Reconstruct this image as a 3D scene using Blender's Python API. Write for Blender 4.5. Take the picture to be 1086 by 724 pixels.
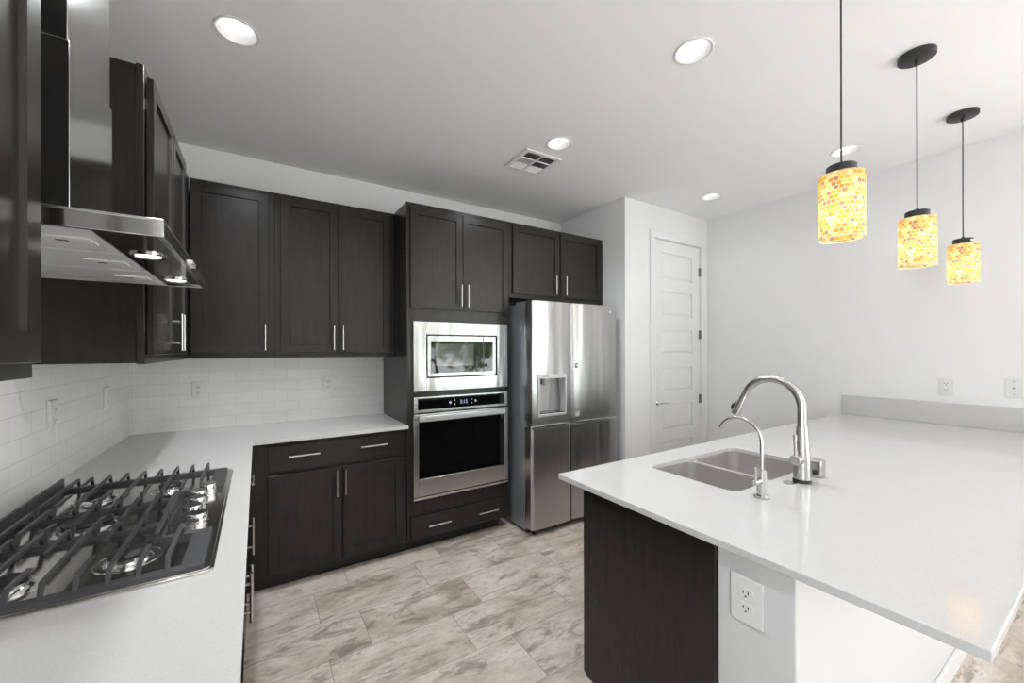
import bpy, bmesh, math, random
from mathutils import Vector, Matrix
random.seed(7)
PI = math.pi
SC = bpy.context.scene
COL = SC.collection
for o in list(bpy.data.objects):
    bpy.data.objects.remove(o)

# ------------------------------------------------------------------ camera
YAW, ROLL = 0.5645, -0.0024
CAM = Vector((0.6764, -3.3977, 1.4406))
cd = bpy.data.cameras.new('camera')
cd.sensor_width = 36.0
cd.lens = 425.5456 / 1086 * 36
cd.shift_x = 0.00054
cd.shift_y = 8.88 / 1086
cd.clip_start = 0.02
cam = bpy.data.objects.new('camera', cd)
COL.objects.link(cam)
_F = Vector((math.sin(YAW), math.cos(YAW), 0))
_R = Vector((math.cos(YAW), -math.sin(YAW), 0))
_U = Vector((0, 0, 1))
_R3 = _R * math.cos(ROLL) + _U * math.sin(ROLL)
_U3 = _U * math.cos(ROLL) - _R * math.sin(ROLL)
cam.matrix_world = Matrix(((_R3.x, _U3.x, -_F.x, CAM.x), (_R3.y, _U3.y, -_F.y, CAM.y),
                           (_R3.z, _U3.z, -_F.z, CAM.z), (0, 0, 0, 1)))
SC.camera = cam

# ------------------------------------------------------------------ view, world, daylight
SC.view_settings.view_transform = 'Standard'
SC.view_settings.look = 'None'
SC.view_settings.gamma = 1.0
SC.view_settings.use_curve_mapping = False
SC.view_settings.exposure = 0.18
WORLD_STRENGTH = 8.4
DOWNLIGHT_EMIT = 2.4
DOWNLIGHT_WATTS = (58.0, 19.0, 40.0, 4.0, 4.0, 30.0)      # per fitting, in the order of DL
HOOD_WATTS = 2.5
SUN_STRENGTH = 45.0
PENDANT_WATTS = 0.40

w = bpy.data.worlds.new('world')
SC.world = w
w.use_nodes = True
_nt = w.node_tree
bg = _nt.nodes['Background']
_tc = _nt.nodes.new('ShaderNodeTexCoord')
_sp = _nt.nodes.new('ShaderNodeSeparateXYZ')
_rp = _nt.nodes.new('ShaderNodeValToRGB')
_rp.color_ramp.elements[0].position = 0.49
_rp.color_ramp.elements[0].color = (0.94, 0.98, 1.0, 1)      # world below the horizon, made brighter than the sky to lift the ceiling
_rp.color_ramp.elements[1].position = 0.51
_rp.color_ramp.elements[1].color = (0.56, 0.60, 0.64, 1)       # bright overcast sky
_ma = _nt.nodes.new('ShaderNodeMath')
_ma.operation = 'MULTIPLY_ADD'
_ma.inputs[1].default_value = 0.5
_ma.inputs[2].default_value = 0.5
_nt.links.new(_tc.outputs['Generated'], _sp.inputs[0])
_nt.links.new(_sp.outputs['Z'], _ma.inputs[0])
_nt.links.new(_ma.outputs[0], _rp.inputs['Fac'])
_nt.links.new(_rp.outputs['Color'], bg.inputs['Color'])
bg.inputs['Strength'].default_value = WORLD_STRENGTH


def portal(name, loc, direction, sx, sy):
    """sampling guide for the daylight that enters through an opening"""
    l = bpy.data.lights.new(name, 'AREA')
    l.shape = 'RECTANGLE'
    l.size, l.size_y = sx, sy
    l.cycles.is_portal = True
    o = bpy.data.objects.new(name, l)
    o.location = loc
    o.rotation_euler = Vector(direction).to_track_quat('-Z', 'Y').to_euler()
    COL.objects.link(o)


sl = bpy.data.lights.new('sun', 'SUN')
sl.energy = SUN_STRENGTH
sl.angle = 0.01
sl.color = (0.88, 0.95, 1.0)
so = bpy.data.objects.new('sun', sl)
so.rotation_euler = Vector((-0.05, 0.66, -0.75)).to_track_quat('-Z', 'Y').to_euler()
COL.objects.link(so)
portal('daylight_window', (5.7, -7.0, 1.40), (0, 1, 0), 3.4, 2.2)
portal('daylight_left', (0.0, -4.95, 1.27), (1, 0, 0), 1.3, 2.4)
portal('daylight_side', (7.80, -5.6, 1.5), (-1, 0, 0), 2.0, 1.8)


# ------------------------------------------------------------------ materials
def new_mat(name):
    m = bpy.data.materials.new(name)
    m.use_nodes = True
    return m, m.node_tree, m.node_tree.nodes['Principled BSDF']


def plain(name, col, rough=0.5, metal=0.0, spec=0.5, bump=0.0, bscale=200, coat=0.0):
    m, nt, b = new_mat(name)
    b.inputs['Base Color'].default_value = (*col, 1)
    b.inputs['Roughness'].default_value = rough
    b.inputs['Metallic'].default_value = metal
    b.inputs['Specular IOR Level'].default_value = spec
    b.inputs['Coat Weight'].default_value = coat
    if bump:
        tc = nt.nodes.new('ShaderNodeTexCoord')
        n = nt.nodes.new('ShaderNodeTexNoise')
        n.inputs['Scale'].default_value = bscale
        n.inputs['Detail'].default_value = 4
        bp = nt.nodes.new('ShaderNodeBump')
        bp.inputs['Strength'].default_value = bump
        bp.inputs['Distance'].default_value = 0.002
        nt.links.new(tc.outputs['Object'], n.inputs['Vector'])
        nt.links.new(n.outputs['Fac'], bp.inputs['Height'])
        nt.links.new(bp.outputs['Normal'], b.inputs['Normal'])
    return m


def ramp(nt, stops, interp='LINEAR'):
    r = nt.nodes.new('ShaderNodeValToRGB')
    r.color_ramp.interpolation = interp
    els = r.color_ramp.elements
    while len(els) < len(stops):
        els.new(0.5)
    for e, (p, c) in zip(els, stops):
        e.position = p
        e.color = (*c, 1) if len(c) == 3 else c
    return r


def mapped(nt, loc=(0, 0, 0), scale=(1, 1, 1), rot=(0, 0, 0), out='Object'):
    tc = nt.nodes.new('ShaderNodeTexCoord')
    mp = nt.nodes.new('ShaderNodeMapping')
    mp.inputs['Location'].default_value = loc
    mp.inputs['Scale'].default_value = scale
    mp.inputs['Rotation'].default_value = rot
    nt.links.new(tc.outputs[out], mp.inputs['Vector'])
    return mp


def wood_mat(name, c1, c2, rough, grain=(9, 9, 0.7)):
    m, nt, b = new_mat(name)
    mp = mapped(nt, scale=grain)
    n = nt.nodes.new('ShaderNodeTexNoise')
    n.inputs['Scale'].default_value = 6
    n.inputs['Detail'].default_value = 6
    n.inputs['Roughness'].default_value = 0.65
    nt.links.new(mp.outputs[0], n.inputs['Vector'])
    r = ramp(nt, [(0.3, c1), (0.72, c2)])
    nt.links.new(n.outputs['Fac'], r.inputs['Fac'])
    nt.links.new(r.outputs['Color'], b.inputs['Base Color'])
    b.inputs['Roughness'].default_value = rough
    b.inputs['Specular IOR Level'].default_value = 0.36
    bp = nt.nodes.new('ShaderNodeBump')
    bp.inputs['Strength'].default_value = 0.012
    bp.inputs['Distance'].default_value = 0.001
    nt.links.new(n.outputs['Fac'], bp.inputs['Height'])
    nt.links.new(bp.outputs['Normal'], b.inputs['Normal'])
    return m


def steel_mat(name, col, rough, stretch=(2, 2, 220), bump=0.04, wave=None):
    m, nt, b = new_mat(name)
    mp = mapped(nt, scale=stretch)
    n = nt.nodes.new('ShaderNodeTexNoise')
    n.inputs['Scale'].default_value = 3
    n.inputs['Detail'].default_value = 3
    nt.links.new(mp.outputs[0], n.inputs['Vector'])
    r = ramp(nt, [(0.2, tuple(c * 0.93 for c in col)), (0.8, tuple(min(1, c * 1.05) for c in col))])
    nt.links.new(n.outputs['Fac'], r.inputs['Fac'])
    nt.links.new(r.outputs['Color'], b.inputs['Base Color'])
    b.inputs['Metallic'].default_value = 1.0
    b.inputs['Roughness'].default_value = rough
    if bump:
        bp = nt.nodes.new('ShaderNodeBump')
        bp.inputs['Strength'].default_value = bump
        bp.inputs['Distance'].default_value = 0.001
        nt.links.new(n.outputs['Fac'], bp.inputs['Height'])
        nt.links.new(bp.outputs['Normal'], b.inputs['Normal'])
        if wave:
            # slow buckling of the sheet, which bends what it mirrors into streaks
            mw = mapped(nt, scale=wave[0])
            nw = nt.nodes.new('ShaderNodeTexNoise')
            nw.inputs['Scale'].default_value = 1
            nw.inputs['Detail'].default_value = 1
            bw = nt.nodes.new('ShaderNodeBump')
            bw.inputs['Strength'].default_value = 1.0
            bw.inputs['Distance'].default_value = wave[1]
            nt.links.new(mw.outputs[0], nw.inputs['Vector'])
            nt.links.new(nw.outputs['Fac'], bw.inputs['Height'])
            nt.links.new(bp.outputs['Normal'], bw.inputs['Normal'])
            nt.links.new(bw.outputs['Normal'], b.inputs['Normal'])
    return m


def quartz_mat():
    m, nt, b = new_mat('quartz')
    mp = mapped(nt)
    n = nt.nodes.new('ShaderNodeTexNoise')
    n.inputs['Scale'].default_value = 380
    n.inputs['Detail'].default_value = 2
    nt.links.new(mp.outputs[0], n.inputs['Vector'])
    r = ramp(nt, [(0.28, (0.55, 0.545, 0.53)), (0.42, (0.625, 0.62, 0.608)), (0.62, (0.63, 0.625, 0.613)), (0.76, (0.69, 0.685, 0.675))])
    nt.links.new(n.outputs['Fac'], r.inputs['Fac'])
    nt.links.new(r.outputs['Color'], b.inputs['Base Color'])
    b.inputs['Roughness'].default_value = 0.05
    b.inputs['Specular IOR Level'].default_value = 0.5
    return m


def tile_mat(name, axis, loc):
    """white glossy subway tile, running bond; axis picks the horizontal direction of the wall."""
    m, nt, b = new_mat(name)
    tc = nt.nodes.new('ShaderNodeTexCoord')
    sp = nt.nodes.new('ShaderNodeSeparateXYZ')
    cb = nt.nodes.new('ShaderNodeCombineXYZ')
    nt.links.new(tc.outputs['Object'], sp.inputs[0])
    nt.links.new(sp.outputs[axis], cb.inputs['X'])
    nt.links.new(sp.outputs['Z'], cb.inputs['Y'])
    mp = nt.nodes.new('ShaderNodeMapping')
    mp.inputs['Location'].default_value = (*loc, 0)
    nt.links.new(cb.outputs[0], mp.inputs['Vector'])
    br = nt.nodes.new('ShaderNodeTexBrick')
    br.offset = 0.5
    br.inputs['Scale'].default_value = 1
    br.inputs['Brick Width'].default_value = 0.155
    br.inputs['Row Height'].default_value = 0.0775
    br.inputs['Mortar Size'].default_value = 0.0011
    br.inputs['Mortar Smooth'].default_value = 0.3
    br.inputs['Color1'].default_value = (0.84, 0.835, 0.825, 1)
    br.inputs['Color2'].default_value = (0.88, 0.875, 0.865, 1)
    br.inputs['Mortar'].default_value = (0.66, 0.65, 0.635, 1)
    nt.links.new(mp.outputs[0], br.inputs['Vector'])
    nt.links.new(br.outputs['Color'], b.inputs['Base Color'])
    b.inputs['Roughness'].default_value = 0.16
    bp = nt.nodes.new('ShaderNodeBump')
    bp.invert = True
    bp.inputs['Strength'].default_value = 0.35
    bp.inputs['Distance'].default_value = 0.001
    nt.links.new(br.outputs['Fac'], bp.inputs['Height'])
    nt.links.new(bp.outputs['Normal'], b.inputs['Normal'])
    return m


def floor_mat():
    m, nt, b = new_mat('stone_tile')
    L = nt.links.new
    mp = mapped(nt, loc=(-0.955, 1.985, 0))
    br = nt.nodes.new('ShaderNodeTexBrick')
    br.offset = 0.68
    br.offset_frequency = 2
    for k, v in (('Scale', 1), ('Brick Width', 0.61), ('Row Height', 0.305), ('Mortar Size', 0.0016), ('Mortar Smooth', 0.2)):
        br.inputs[k].default_value = v
    br.inputs['Color1'].default_value = (0, 0, 0, 1)
    br.inputs['Color2'].default_value = (1, 1, 1, 1)
    br.inputs['Mortar'].default_value = (0.5, 0.5, 0.5, 1)
    L(mp.outputs[0], br.inputs['Vector'])
    # each tile gets its own offset into the marbling
    mul = nt.nodes.new('ShaderNodeMath')
    mul.operation = 'MULTIPLY'
    mul.inputs[1].default_value = 60.0
    sep = nt.nodes.new('ShaderNodeSeparateColor')
    L(br.outputs['Color'], sep.inputs[0])
    L(sep.outputs[0], mul.inputs[0])

    def noise(scale, vec, detail, rough, dist, woff=0.0):
        mm = mapped(nt, scale=vec, rot=(0, 0, -0.22))
        n = nt.nodes.new('ShaderNodeTexNoise')
        n.noise_dimensions = '4D'
        n.inputs['Scale'].default_value = scale
        n.inputs['Detail'].default_value = detail
        n.inputs['Roughness'].default_value = rough
        n.inputs['Distortion'].default_value = dist
        L(mm.outputs[0], n.inputs['Vector'])
        a = nt.nodes.new('ShaderNodeMath')
        a.inputs[1].default_value = woff
        L(mul.outputs[0], a.inputs[0])
        L(a.outputs[0], n.inputs['W'])
        return n
    n1 = noise(2.3, (1.0, 2.0, 1), 9, 0.60, 1.1)
    n2 = noise(2.7, (0.9, 3.0, 1), 9, 0.66, 1.6, 7.3)
    n3 = noise(17, (1, 2.2, 1), 8, 0.75, 0.6, 3.1)
    r1 = ramp(nt, [(0.30, (0.40, 0.325, 0.265)), (0.43, (0.60, 0.51, 0.43)), (0.55, (0.71, 0.63, 0.555)), (0.72, (0.80, 0.75, 0.69))])
    L(n1.outputs['Fac'], r1.inputs['Fac'])
    r2 = ramp(nt, [(0.525, (0, 0, 0)), (0.60, (1, 1, 1))])
    L(n2.outputs['Fac'], r2.inputs['Fac'])
    m1 = nt.nodes.new('ShaderNodeMix')
    m1.data_type = 'RGBA'
    sc = nt.nodes.new('ShaderNodeMath')
    sc.operation = 'MULTIPLY'
    sc.inputs[1].default_value = 0.62
    L(r2.outputs['Color'], sc.inputs[0])
    L(sc.outputs[0], m1.inputs['Factor'])
    L(r1.outputs['Color'], m1.inputs[6])
    m1.inputs[7].default_value = (0.22, 0.17, 0.135, 1)
    r3 = ramp(nt, [(0.32, (0.74, 0.73, 0.72)), (0.5, (1.0, 1.0, 1.0)), (0.68, (1.12, 1.12, 1.12))])
    L(n3.outputs['Fac'], r3.inputs['Fac'])
    m2 = nt.nodes.new('ShaderNodeMix')
    m2.data_type = 'RGBA'
    m2.blend_type = 'MULTIPLY'
    m2.inputs['Factor'].default_value = 1
    L(m1.outputs[2], m2.inputs[6])
    L(r3.outputs['Color'], m2.inputs[7])
    m3 = nt.nodes.new('ShaderNodeMix')
    m3.data_type = 'RGBA'
    L(br.outputs['Fac'], m3.inputs['Factor'])
    L(m2.outputs[2], m3.inputs[6])
    m3.inputs[7].default_value = (0.29, 0.255, 0.225, 1)
    L(m3.outputs[2], b.inputs['Base Color'])
    b.inputs['Roughness'].default_value = 0.38
    bp = nt.nodes.new('ShaderNodeBump')
    bp.invert = True
    bp.inputs['Strength'].default_value = 0.3
    bp.inputs['Distance'].default_value = 0.001
    L(br.outputs['Fac'], bp.inputs['Height'])
    L(bp.outputs['Normal'], b.inputs['Normal'])
    return m


def mosaic_mat():
    """translucent glass mosaic: UV u = around the shade, v = up, in metres."""
    m = bpy.data.materials.new('glass_mosaic')
    m.use_nodes = True
    nt = m.node_tree
    nt.nodes.clear()
    L = nt.links.new
    out = nt.nodes.new('ShaderNodeOutputMaterial')
    uv = nt.nodes.new('ShaderNodeTexCoord')
    oi = nt.nodes.new('ShaderNodeObjectInfo')
    mu = nt.nodes.new('ShaderNodeVectorMath')
    mu.operation = 'ADD'
    L(uv.outputs['UV'], mu.inputs[0])
    nz = nt.nodes.new('ShaderNodeTexNoise')
    nz.inputs['Scale'].default_value = 45
    L(uv.outputs['UV'], nz.inputs['Vector'])
    wob = nt.nodes.new('ShaderNodeVectorMath')
    wob.operation = 'SCALE'
    wob.inputs['Scale'].default_value = 0.008
    L(nz.outputs['Color'], wob.inputs[0])
    L(wob.outputs[0], mu.inputs[1])
    br = nt.nodes.new('ShaderNodeTexBrick')
    br.offset = 0.45
    for k, v in (('Scale', 1), ('Brick Width', 0.0148), ('Row Height', 0.0147), ('Mortar Size', 0.0010), ('Mortar Smooth', 0.3)):
        br.inputs[k].default_value = v
    br.inputs['Color1'].default_value = (0, 0, 0, 1)
    br.inputs['Color2'].default_value = (1, 1, 1, 1)
    br.inputs['Mortar'].default_value = (0, 0, 0, 1)
    L(mu.outputs[0], br.inputs['Vector'])
    sep = nt.nodes.new('ShaderNodeSeparateColor')
    L(br.outputs['Color'], sep.inputs[0])
    pal = ramp(nt, [(0.0, (0.76, 0.32, 0.05)), (0.10, (0.90, 0.52, 0.10)), (0.20, (0.86, 0.40, 0.05)), (0.31, (0.96, 0.74, 0.32)),
                    (0.42, (0.66, 0.28, 0.06)), (0.50, (0.93, 0.62, 0.18)), (0.60, (0.42, 0.24, 0.16)), (0.68, (0.90, 0.46, 0.08)),
                    (0.78, (0.96, 0.80, 0.46)), (0.87, (0.34, 0.22, 0.17)), (0.93, (0.86, 0.50, 0.12))], 'CONSTANT')
    L(sep.outputs[0], pal.inputs['Fac'])
    mx = nt.nodes.new('ShaderNodeMix')
    mx.data_type = 'RGBA'
    L(br.outputs['Fac'], mx.inputs['Factor'])
    L(pal.outputs['Color'], mx.inputs[6])
    mx.inputs[7].default_value = (0.95, 0.84, 0.60, 1)
    tr = nt.nodes.new('ShaderNodeBsdfTranslucent')
    L(mx.outputs[2], tr.inputs['Color'])
    df = nt.nodes.new('ShaderNodeBsdfDiffuse')
    L(mx.outputs[2], df.inputs['Color'])
    gl = nt.nodes.new('ShaderNodeBsdfGlossy')
    gl.inputs['Roughness'].default_value = 0.15
    a = nt.nodes.new('ShaderNodeMixShader')
    a.inputs['Fac'].default_value = 0.35
    L(tr.outputs[0], a.inputs[1])
    L(df.outputs[0], a.inputs[2])
    c = nt.nodes.new('ShaderNodeMixShader')
    c.inputs['Fac'].default_value = 0.05
    L(a.outputs[0], c.inputs[1])
    L(gl.outputs[0], c.inputs[2])
    L(c.outputs[0], out.inputs['Surface'])
    return m


def emit_mat(name, col, strength):
    m = bpy.data.materials.new(name)
    m.use_nodes = True
    nt = m.node_tree
    nt.nodes.clear()
    e = nt.nodes.new('ShaderNodeEmission')
    e.inputs['Color'].default_value = (*col, 1)
    e.inputs['Strength'].default_value = strength
    o = nt.nodes.new('ShaderNodeOutputMaterial')
    nt.links.new(e.outputs[0], o.inputs['Surface'])
    return m


def pane_mat():
    m = bpy.data.materials.new('window_glass')
    m.use_nodes = True
    nt = m.node_tree
    nt.nodes.clear()
    t = nt.nodes.new('ShaderNodeBsdfTransparent')
    g = nt.nodes.new('ShaderNodeBsdfGlossy')
    g.inputs['Roughness'].default_value = 0.02
    x = nt.nodes.new('ShaderNodeMixShader')
    o = nt.nodes.new('ShaderNodeOutputMaterial')
    x.inputs['Fac'].default_value = 0.06
    nt.links.new(t.outputs[0], x.inputs[1])
    nt.links.new(g.outputs[0], x.inputs[2])
    nt.links.new(x.outputs[0], o.inputs['Surface'])
    return m


M = dict(
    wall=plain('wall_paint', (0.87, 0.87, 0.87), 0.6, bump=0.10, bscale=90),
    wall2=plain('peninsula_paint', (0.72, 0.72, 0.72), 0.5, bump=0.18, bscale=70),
    ceil=plain('ceiling_paint', (0.90, 0.90, 0.90), 0.85, bump=0.12, bscale=60),
    trim=plain('white_enamel', (0.83, 0.83, 0.83), 0.32),
    plastic=plain('white_plastic', (0.80, 0.80, 0.79), 0.35),
    slot=plain('slot_dark', (0.03, 0.03, 0.03), 0.6),
    wood=wood_mat('espresso_wood', (0.0165, 0.0148, 0.0138), (0.0255, 0.0225, 0.021), 0.27),
    wood_h=wood_mat('espresso_wood_flat', (0.0165, 0.0148, 0.0138), (0.0255, 0.0225, 0.021), 0.27, (0.7, 0.7, 9)),
    kick=plain('kick_board', (0.015, 0.013, 0.012), 0.5),
    quartz=quartz_mat(),
    nickel=plain('satin_nickel', (0.56, 0.55, 0.535), 0.25, 1.0),
    steel=steel_mat('brushed_steel', (0.60, 0.60, 0.595), 0.27),
    steel_v=steel_mat('brushed_steel_upright', (0.60, 0.60, 0.595), 0.25, (160, 160, 1.5)),
    hood=steel_mat('hood_steel', (0.60, 0.60, 0.595), 0.13, (2, 2, 220), 0.015),
    fridge=steel_mat('fridge_steel', (0.49, 0.49, 0.49), 0.29, (160, 160, 1.0), 0.03, ((7, 7, 0.9), 0.016)),
    mwtrim=steel_mat('microwave_trim_steel', (0.40, 0.40, 0.395), 0.22, (160, 160, 1.5), 0.03, ((12, 12, 1.6), 0.007)),
    polished=plain('polished_steel', (0.62, 0.62, 0.615), 0.10, 1.0),
    darksteel=plain('dark_polished_steel', (0.30, 0.29, 0.28), 0.12, 1.0),
    grey=plain('grey_side_metal', (0.36, 0.375, 0.395), 0.30, 0.5),
    chrome=plain('chrome', (0.80, 0.80, 0.80), 0.06, 1.0),
    blackglass=plain('black_glass', (0.004, 0.004, 0.004), 0.03, 0, 0.5),
    darkmesh=plain('microwave_window', (0.045, 0.047, 0.05), 0.06, 0, 0.9),
    iron=plain('cast_iron', (0.055, 0.055, 0.058), 0.42, 0, 0.5, bump=0.15, bscale=400),
    knob=plain('knob_metal', (0.86, 0.86, 0.86), 0.16, 1.0),
    plate=plain('cooktop_steel', (0.74, 0.72, 0.70), 0.14, 1.0),
    knob2=plain('silver_plastic', (0.62, 0.62, 0.62), 0.3, 0.2),
    well=plain('dispenser_grey', (0.36, 0.36, 0.365), 0.4, 0.2),
    bright=plain('bright_steel', (0.82, 0.82, 0.82), 0.30, 1.0),
    hinge=plain('hinge_metal', (0.22, 0.22, 0.22), 0.35, 0.5),
    black=plain('matt_black', (0.02, 0.02, 0.021), 0.42),
    mosaic=mosaic_mat(),
    floor=floor_mat(),
    pane=pane_mat(),
    lens=emit_mat('lamp_lens', (1.0, 0.985, 0.96), DOWNLIGHT_EMIT),
    hoodlens=emit_mat('hood_lens', (1.0, 0.98, 0.95), 4.0),
    bulb=emit_mat('bulb', (1.0, 0.93, 0.80), 3.0),
    display=emit_mat('oven_display', (0.55, 0.65, 0.95), 0.75),
    icon=plain('icon_grey', (0.45, 0.45, 0.46), 0.4),
    baffle=plain('white_baffle', (0.74, 0.74, 0.73), 0.5),
    tile_back=tile_mat('subway_tile_back', 'X', (-0.009, -0.914)),
    tile_left=tile_mat('subway_tile_left', 'Y', (0.047, -0.914)),
    soft=plain('grey_lip', (0.38, 0.38, 0.38), 0.4),
    leaf=plain('hedge_green', (0.16, 0.24, 0.10), 0.7),
    bark=plain('bark', (0.12, 0.09, 0.07), 0.9),
    ground=plain('gravel', (0.45, 0.41, 0.36), 0.9),
)


# ------------------------------------------------------------------ builders
OFF = {}


class MB:
    """collects shapes in world metres and links them as one mesh object"""

    def __init__(self):
        self.bm = bmesh.new()

    def hexa(self, pts):
        vs = [self.bm.verts.new(p) for p in pts]
        for f in ((0, 3, 2, 1), (4, 5, 6, 7), (0, 1, 5, 4), (1, 2, 6, 5), (2, 3, 7, 6), (3, 0, 4, 7)):
            self.bm.faces.new([vs[i] for i in f])
        return self

    def box(self, x0, x1, y0, y1, z0, z1):
        x0, x1 = min(x0, x1), max(x0, x1)
        y0, y1 = min(y0, y1), max(y0, y1)
        z0, z1 = min(z0, z1), max(z0, z1)
        return self.hexa([(x0, y0, z0), (x1, y0, z0), (x1, y1, z0), (x0, y1, z0),
                          (x0, y0, z1), (x1, y0, z1), (x1, y1, z1), (x0, y1, z1)])

    def prism(self, poly, axis, a, b):
        """extrude a 2-D polygon along an axis; poly holds the two other coordinates in x,y,z order"""
        def p3(q, t):
            q = list(q)
            q.insert('xyz'.index(axis), t)
            return q
        lo = [self.bm.verts.new(p3(q, a)) for q in poly]
        hi = [self.bm.verts.new(p3(q, b)) for q in poly]
        n = len(poly)
        self.bm.faces.new(lo[::-1])
        self.bm.faces.new(hi)
        for i in range(n):
            self.bm.faces.new((lo[i], lo[(i + 1) % n], hi[(i + 1) % n], hi[i]))
        return self

    def ring(self, c, d, u, v, r, n):
        return [self.bm.verts.new(c + u * (r * math.cos(2 * PI * i / n)) + v * (r * math.sin(2 * PI * i / n))) for i in range(n)]

    def tube(self, pts, r, n=12, caps=True):
        pts = [Vector(p) for p in pts]
        rs = r if isinstance(r, (list, tuple)) else [r] * len(pts)
        prev = None
        rings = []
        for i, p in enumerate(pts):
            a = pts[max(0, i - 1)]
            b = pts[min(len(pts) - 1, i + 1)]
            d = (b - a).normalized()
            if prev is None:
                u = d.orthogonal().normalized()
            else:
                u = (prev - d * prev.dot(d))
                u = u.normalized() if u.length > 1e-6 else d.orthogonal().normalized()
            prev = u
            rings.append(self.ring(p, d, u, d.cross(u), rs[i], n))
        for A, B in zip(rings, rings[1:]):
            for i in range(n):
                self.bm.faces.new((A[i], A[(i + 1) % n], B[(i + 1) % n], B[i]))
        if caps:
            self.bm.faces.new(rings[0][::-1])
            self.bm.faces.new(rings[-1])
        return self

    def cyl(self, p0, p1, r, n=24, r2=None):
        return self.tube([p0, p1], [r, r if r2 is None else r2], n)

    def lathe(self, prof, c, axis='z', n=40, close=False):
        """revolve (radius, height) pairs about an axis through c"""
        c = Vector(c)
        ax = {'x': Vector((1, 0, 0)), '-x': Vector((-1, 0, 0)), 'y': Vector((0, 1, 0)), '-y': Vector((0, -1, 0)),
              'z': Vector((0, 0, 1)), '-z': Vector((0, 0, -1))}[axis]
        u = ax.orthogonal().normalized()
        v = ax.cross(u)
        rings = []
        for r, h in prof:
            if r < 1e-6:
                rings.append([self.bm.verts.new(c + ax * h)])
            else:
                rings.append(self.ring(c + ax * h, ax, u, v, r, n))
        pairs = list(zip(rings, rings[1:]))
        if close:
            pairs.append((rings[-1], rings[0]))
        for A, B in pairs:
            for i in range(n):
                j = (i + 1) % n
                if len(A) == 1 and len(B) == 1:
                    continue
                if len(A) == 1:
                    self.bm.faces.new((A[0], B[j], B[i]))
                elif len(B) == 1:
                    self.bm.faces.new((A[i], A[j], B[0]))
                else:
                    self.bm.faces.new((A[i], A[j], B[j], B[i]))
        return self

    def build(self, name, mat, parent=None, bevel=0.0, seg=2, smooth=True, angle=35):
        bm = self.bm
        bmesh.ops.recalc_face_normals(bm, faces=bm.faces[:])
        off = OFF.get(parent.name, Vector()) if parent else Vector()
        if off.length:
            bmesh.ops.translate(bm, verts=bm.verts[:], vec=-off)
        me = bpy.data.meshes.new(name)
        bm.to_mesh(me)
        bm.free()
        if smooth:
            for p in me.polygons:
                p.use_smooth = True
            me.set_sharp_from_angle(angle=math.radians(angle))
        me.materials.append(mat)
        o = bpy.data.objects.new(name, me)
        COL.objects.link(o)
        if parent:
            o.parent = parent
            OFF[o.name] = off
        if bevel:
            bv = o.modifiers.new('bevel', 'BEVEL')
            bv.width = bevel
            bv.segments = seg
            bv.limit_method = 'ANGLE'
            bv.angle_limit = math.radians(50)
            bv.harden_normals = False
        return o


def tag(o, label, cat, group=None):
    o['label'] = label
    o['category'] = cat
    if group:
        o['group'] = group
    return o


def thing(name, loc, label, cat, group=None):
    o = bpy.data.objects.new(name, None)
    o.empty_display_size = 0.05
    o.location = loc
    COL.objects.link(o)
    OFF[o.name] = Vector(loc)
    return tag(o, label, cat, group)


def struct(o, kind='structure'):
    o['kind'] = kind
    return o


def kids(o):
    return [c for c in bpy.data.objects if c.parent == o]


def dup(root, loc, label, group=None):
    """copy a thing with its parts and sub-parts"""
    def cp(o, parent):
        c = o.copy()
        COL.objects.link(c)
        c.parent = parent
        if o.parent:
            c.matrix_parent_inverse = o.matrix_parent_inverse.copy()
        for k in kids(o):
            cp(k, c)
        return c
    r = cp(root, None)
    r.location = loc
    r['label'] = label
    if group:
        r['group'] = group
    return r


def text_mesh(s, size, mat, name, parent, origin, right, up, depth=0.0004):
    cu = bpy.data.curves.new('lettering', 'FONT')
    cu.body = s
    cu.size = size
    cu.extrude = depth
    cu.align_x = 'CENTER'
    cu.align_y = 'CENTER'
    tmp = bpy.data.objects.new('lettering', cu)
    COL.objects.link(tmp)
    dg = bpy.context.evaluated_depsgraph_get()
    me = bpy.data.meshes.new_from_object(tmp.evaluated_get(dg))
    bpy.data.objects.remove(tmp)
    R, U = Vector(right), Vector(up)
    N = R.cross(U)
    off = OFF.get(parent.name, Vector())
    for v in me.vertices:
        v.co = Vector(origin) - off + R * v.co.x + U * v.co.y + N * v.co.z
    me.materials.clear()
    me.materials.append(mat)
    o = bpy.data.objects.new(name, me)
    COL.objects.link(o)
    o.parent = parent
    OFF[o.name] = off
    return o


def rounded(x0, x1, y0, y1, r, n=6):
    pts = []
    for cx, cy, a0 in ((x1 - r, y1 - r, 0), (x0 + r, y1 - r, 90), (x0 + r, y0 + r, 180), (x1 - r, y0 + r, 270)):
        for i in range(n + 1):
            a = math.radians(a0 + 90 * i / n)
            pts.append((cx + r * math.cos(a), cy + r * math.sin(a)))
    return pts


def slab_with_holes(outer, holes, z0, z1):
    """flat slab with through holes, as an MB"""
    mb = MB()
    bm = mb.bm
    edges = []
    for loop in [outer] + holes:
        vs = [bm.verts.new((x, y, z0)) for x, y in loop]
        for i in range(len(vs)):
            edges.append(bm.edges.new((vs[i], vs[(i + 1) % len(vs)])))
    bmesh.ops.triangle_fill(bm, use_beauty=True, use_dissolve=False, edges=edges)
    ext = bmesh.ops.extrude_face_region(bm, geom=bm.faces[:])
    bmesh.ops.translate(bm, verts=[g for g in ext['geom'] if isinstance(g, bmesh.types.BMVert)], vec=(0, 0, z1 - z0))
    return mb


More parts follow.
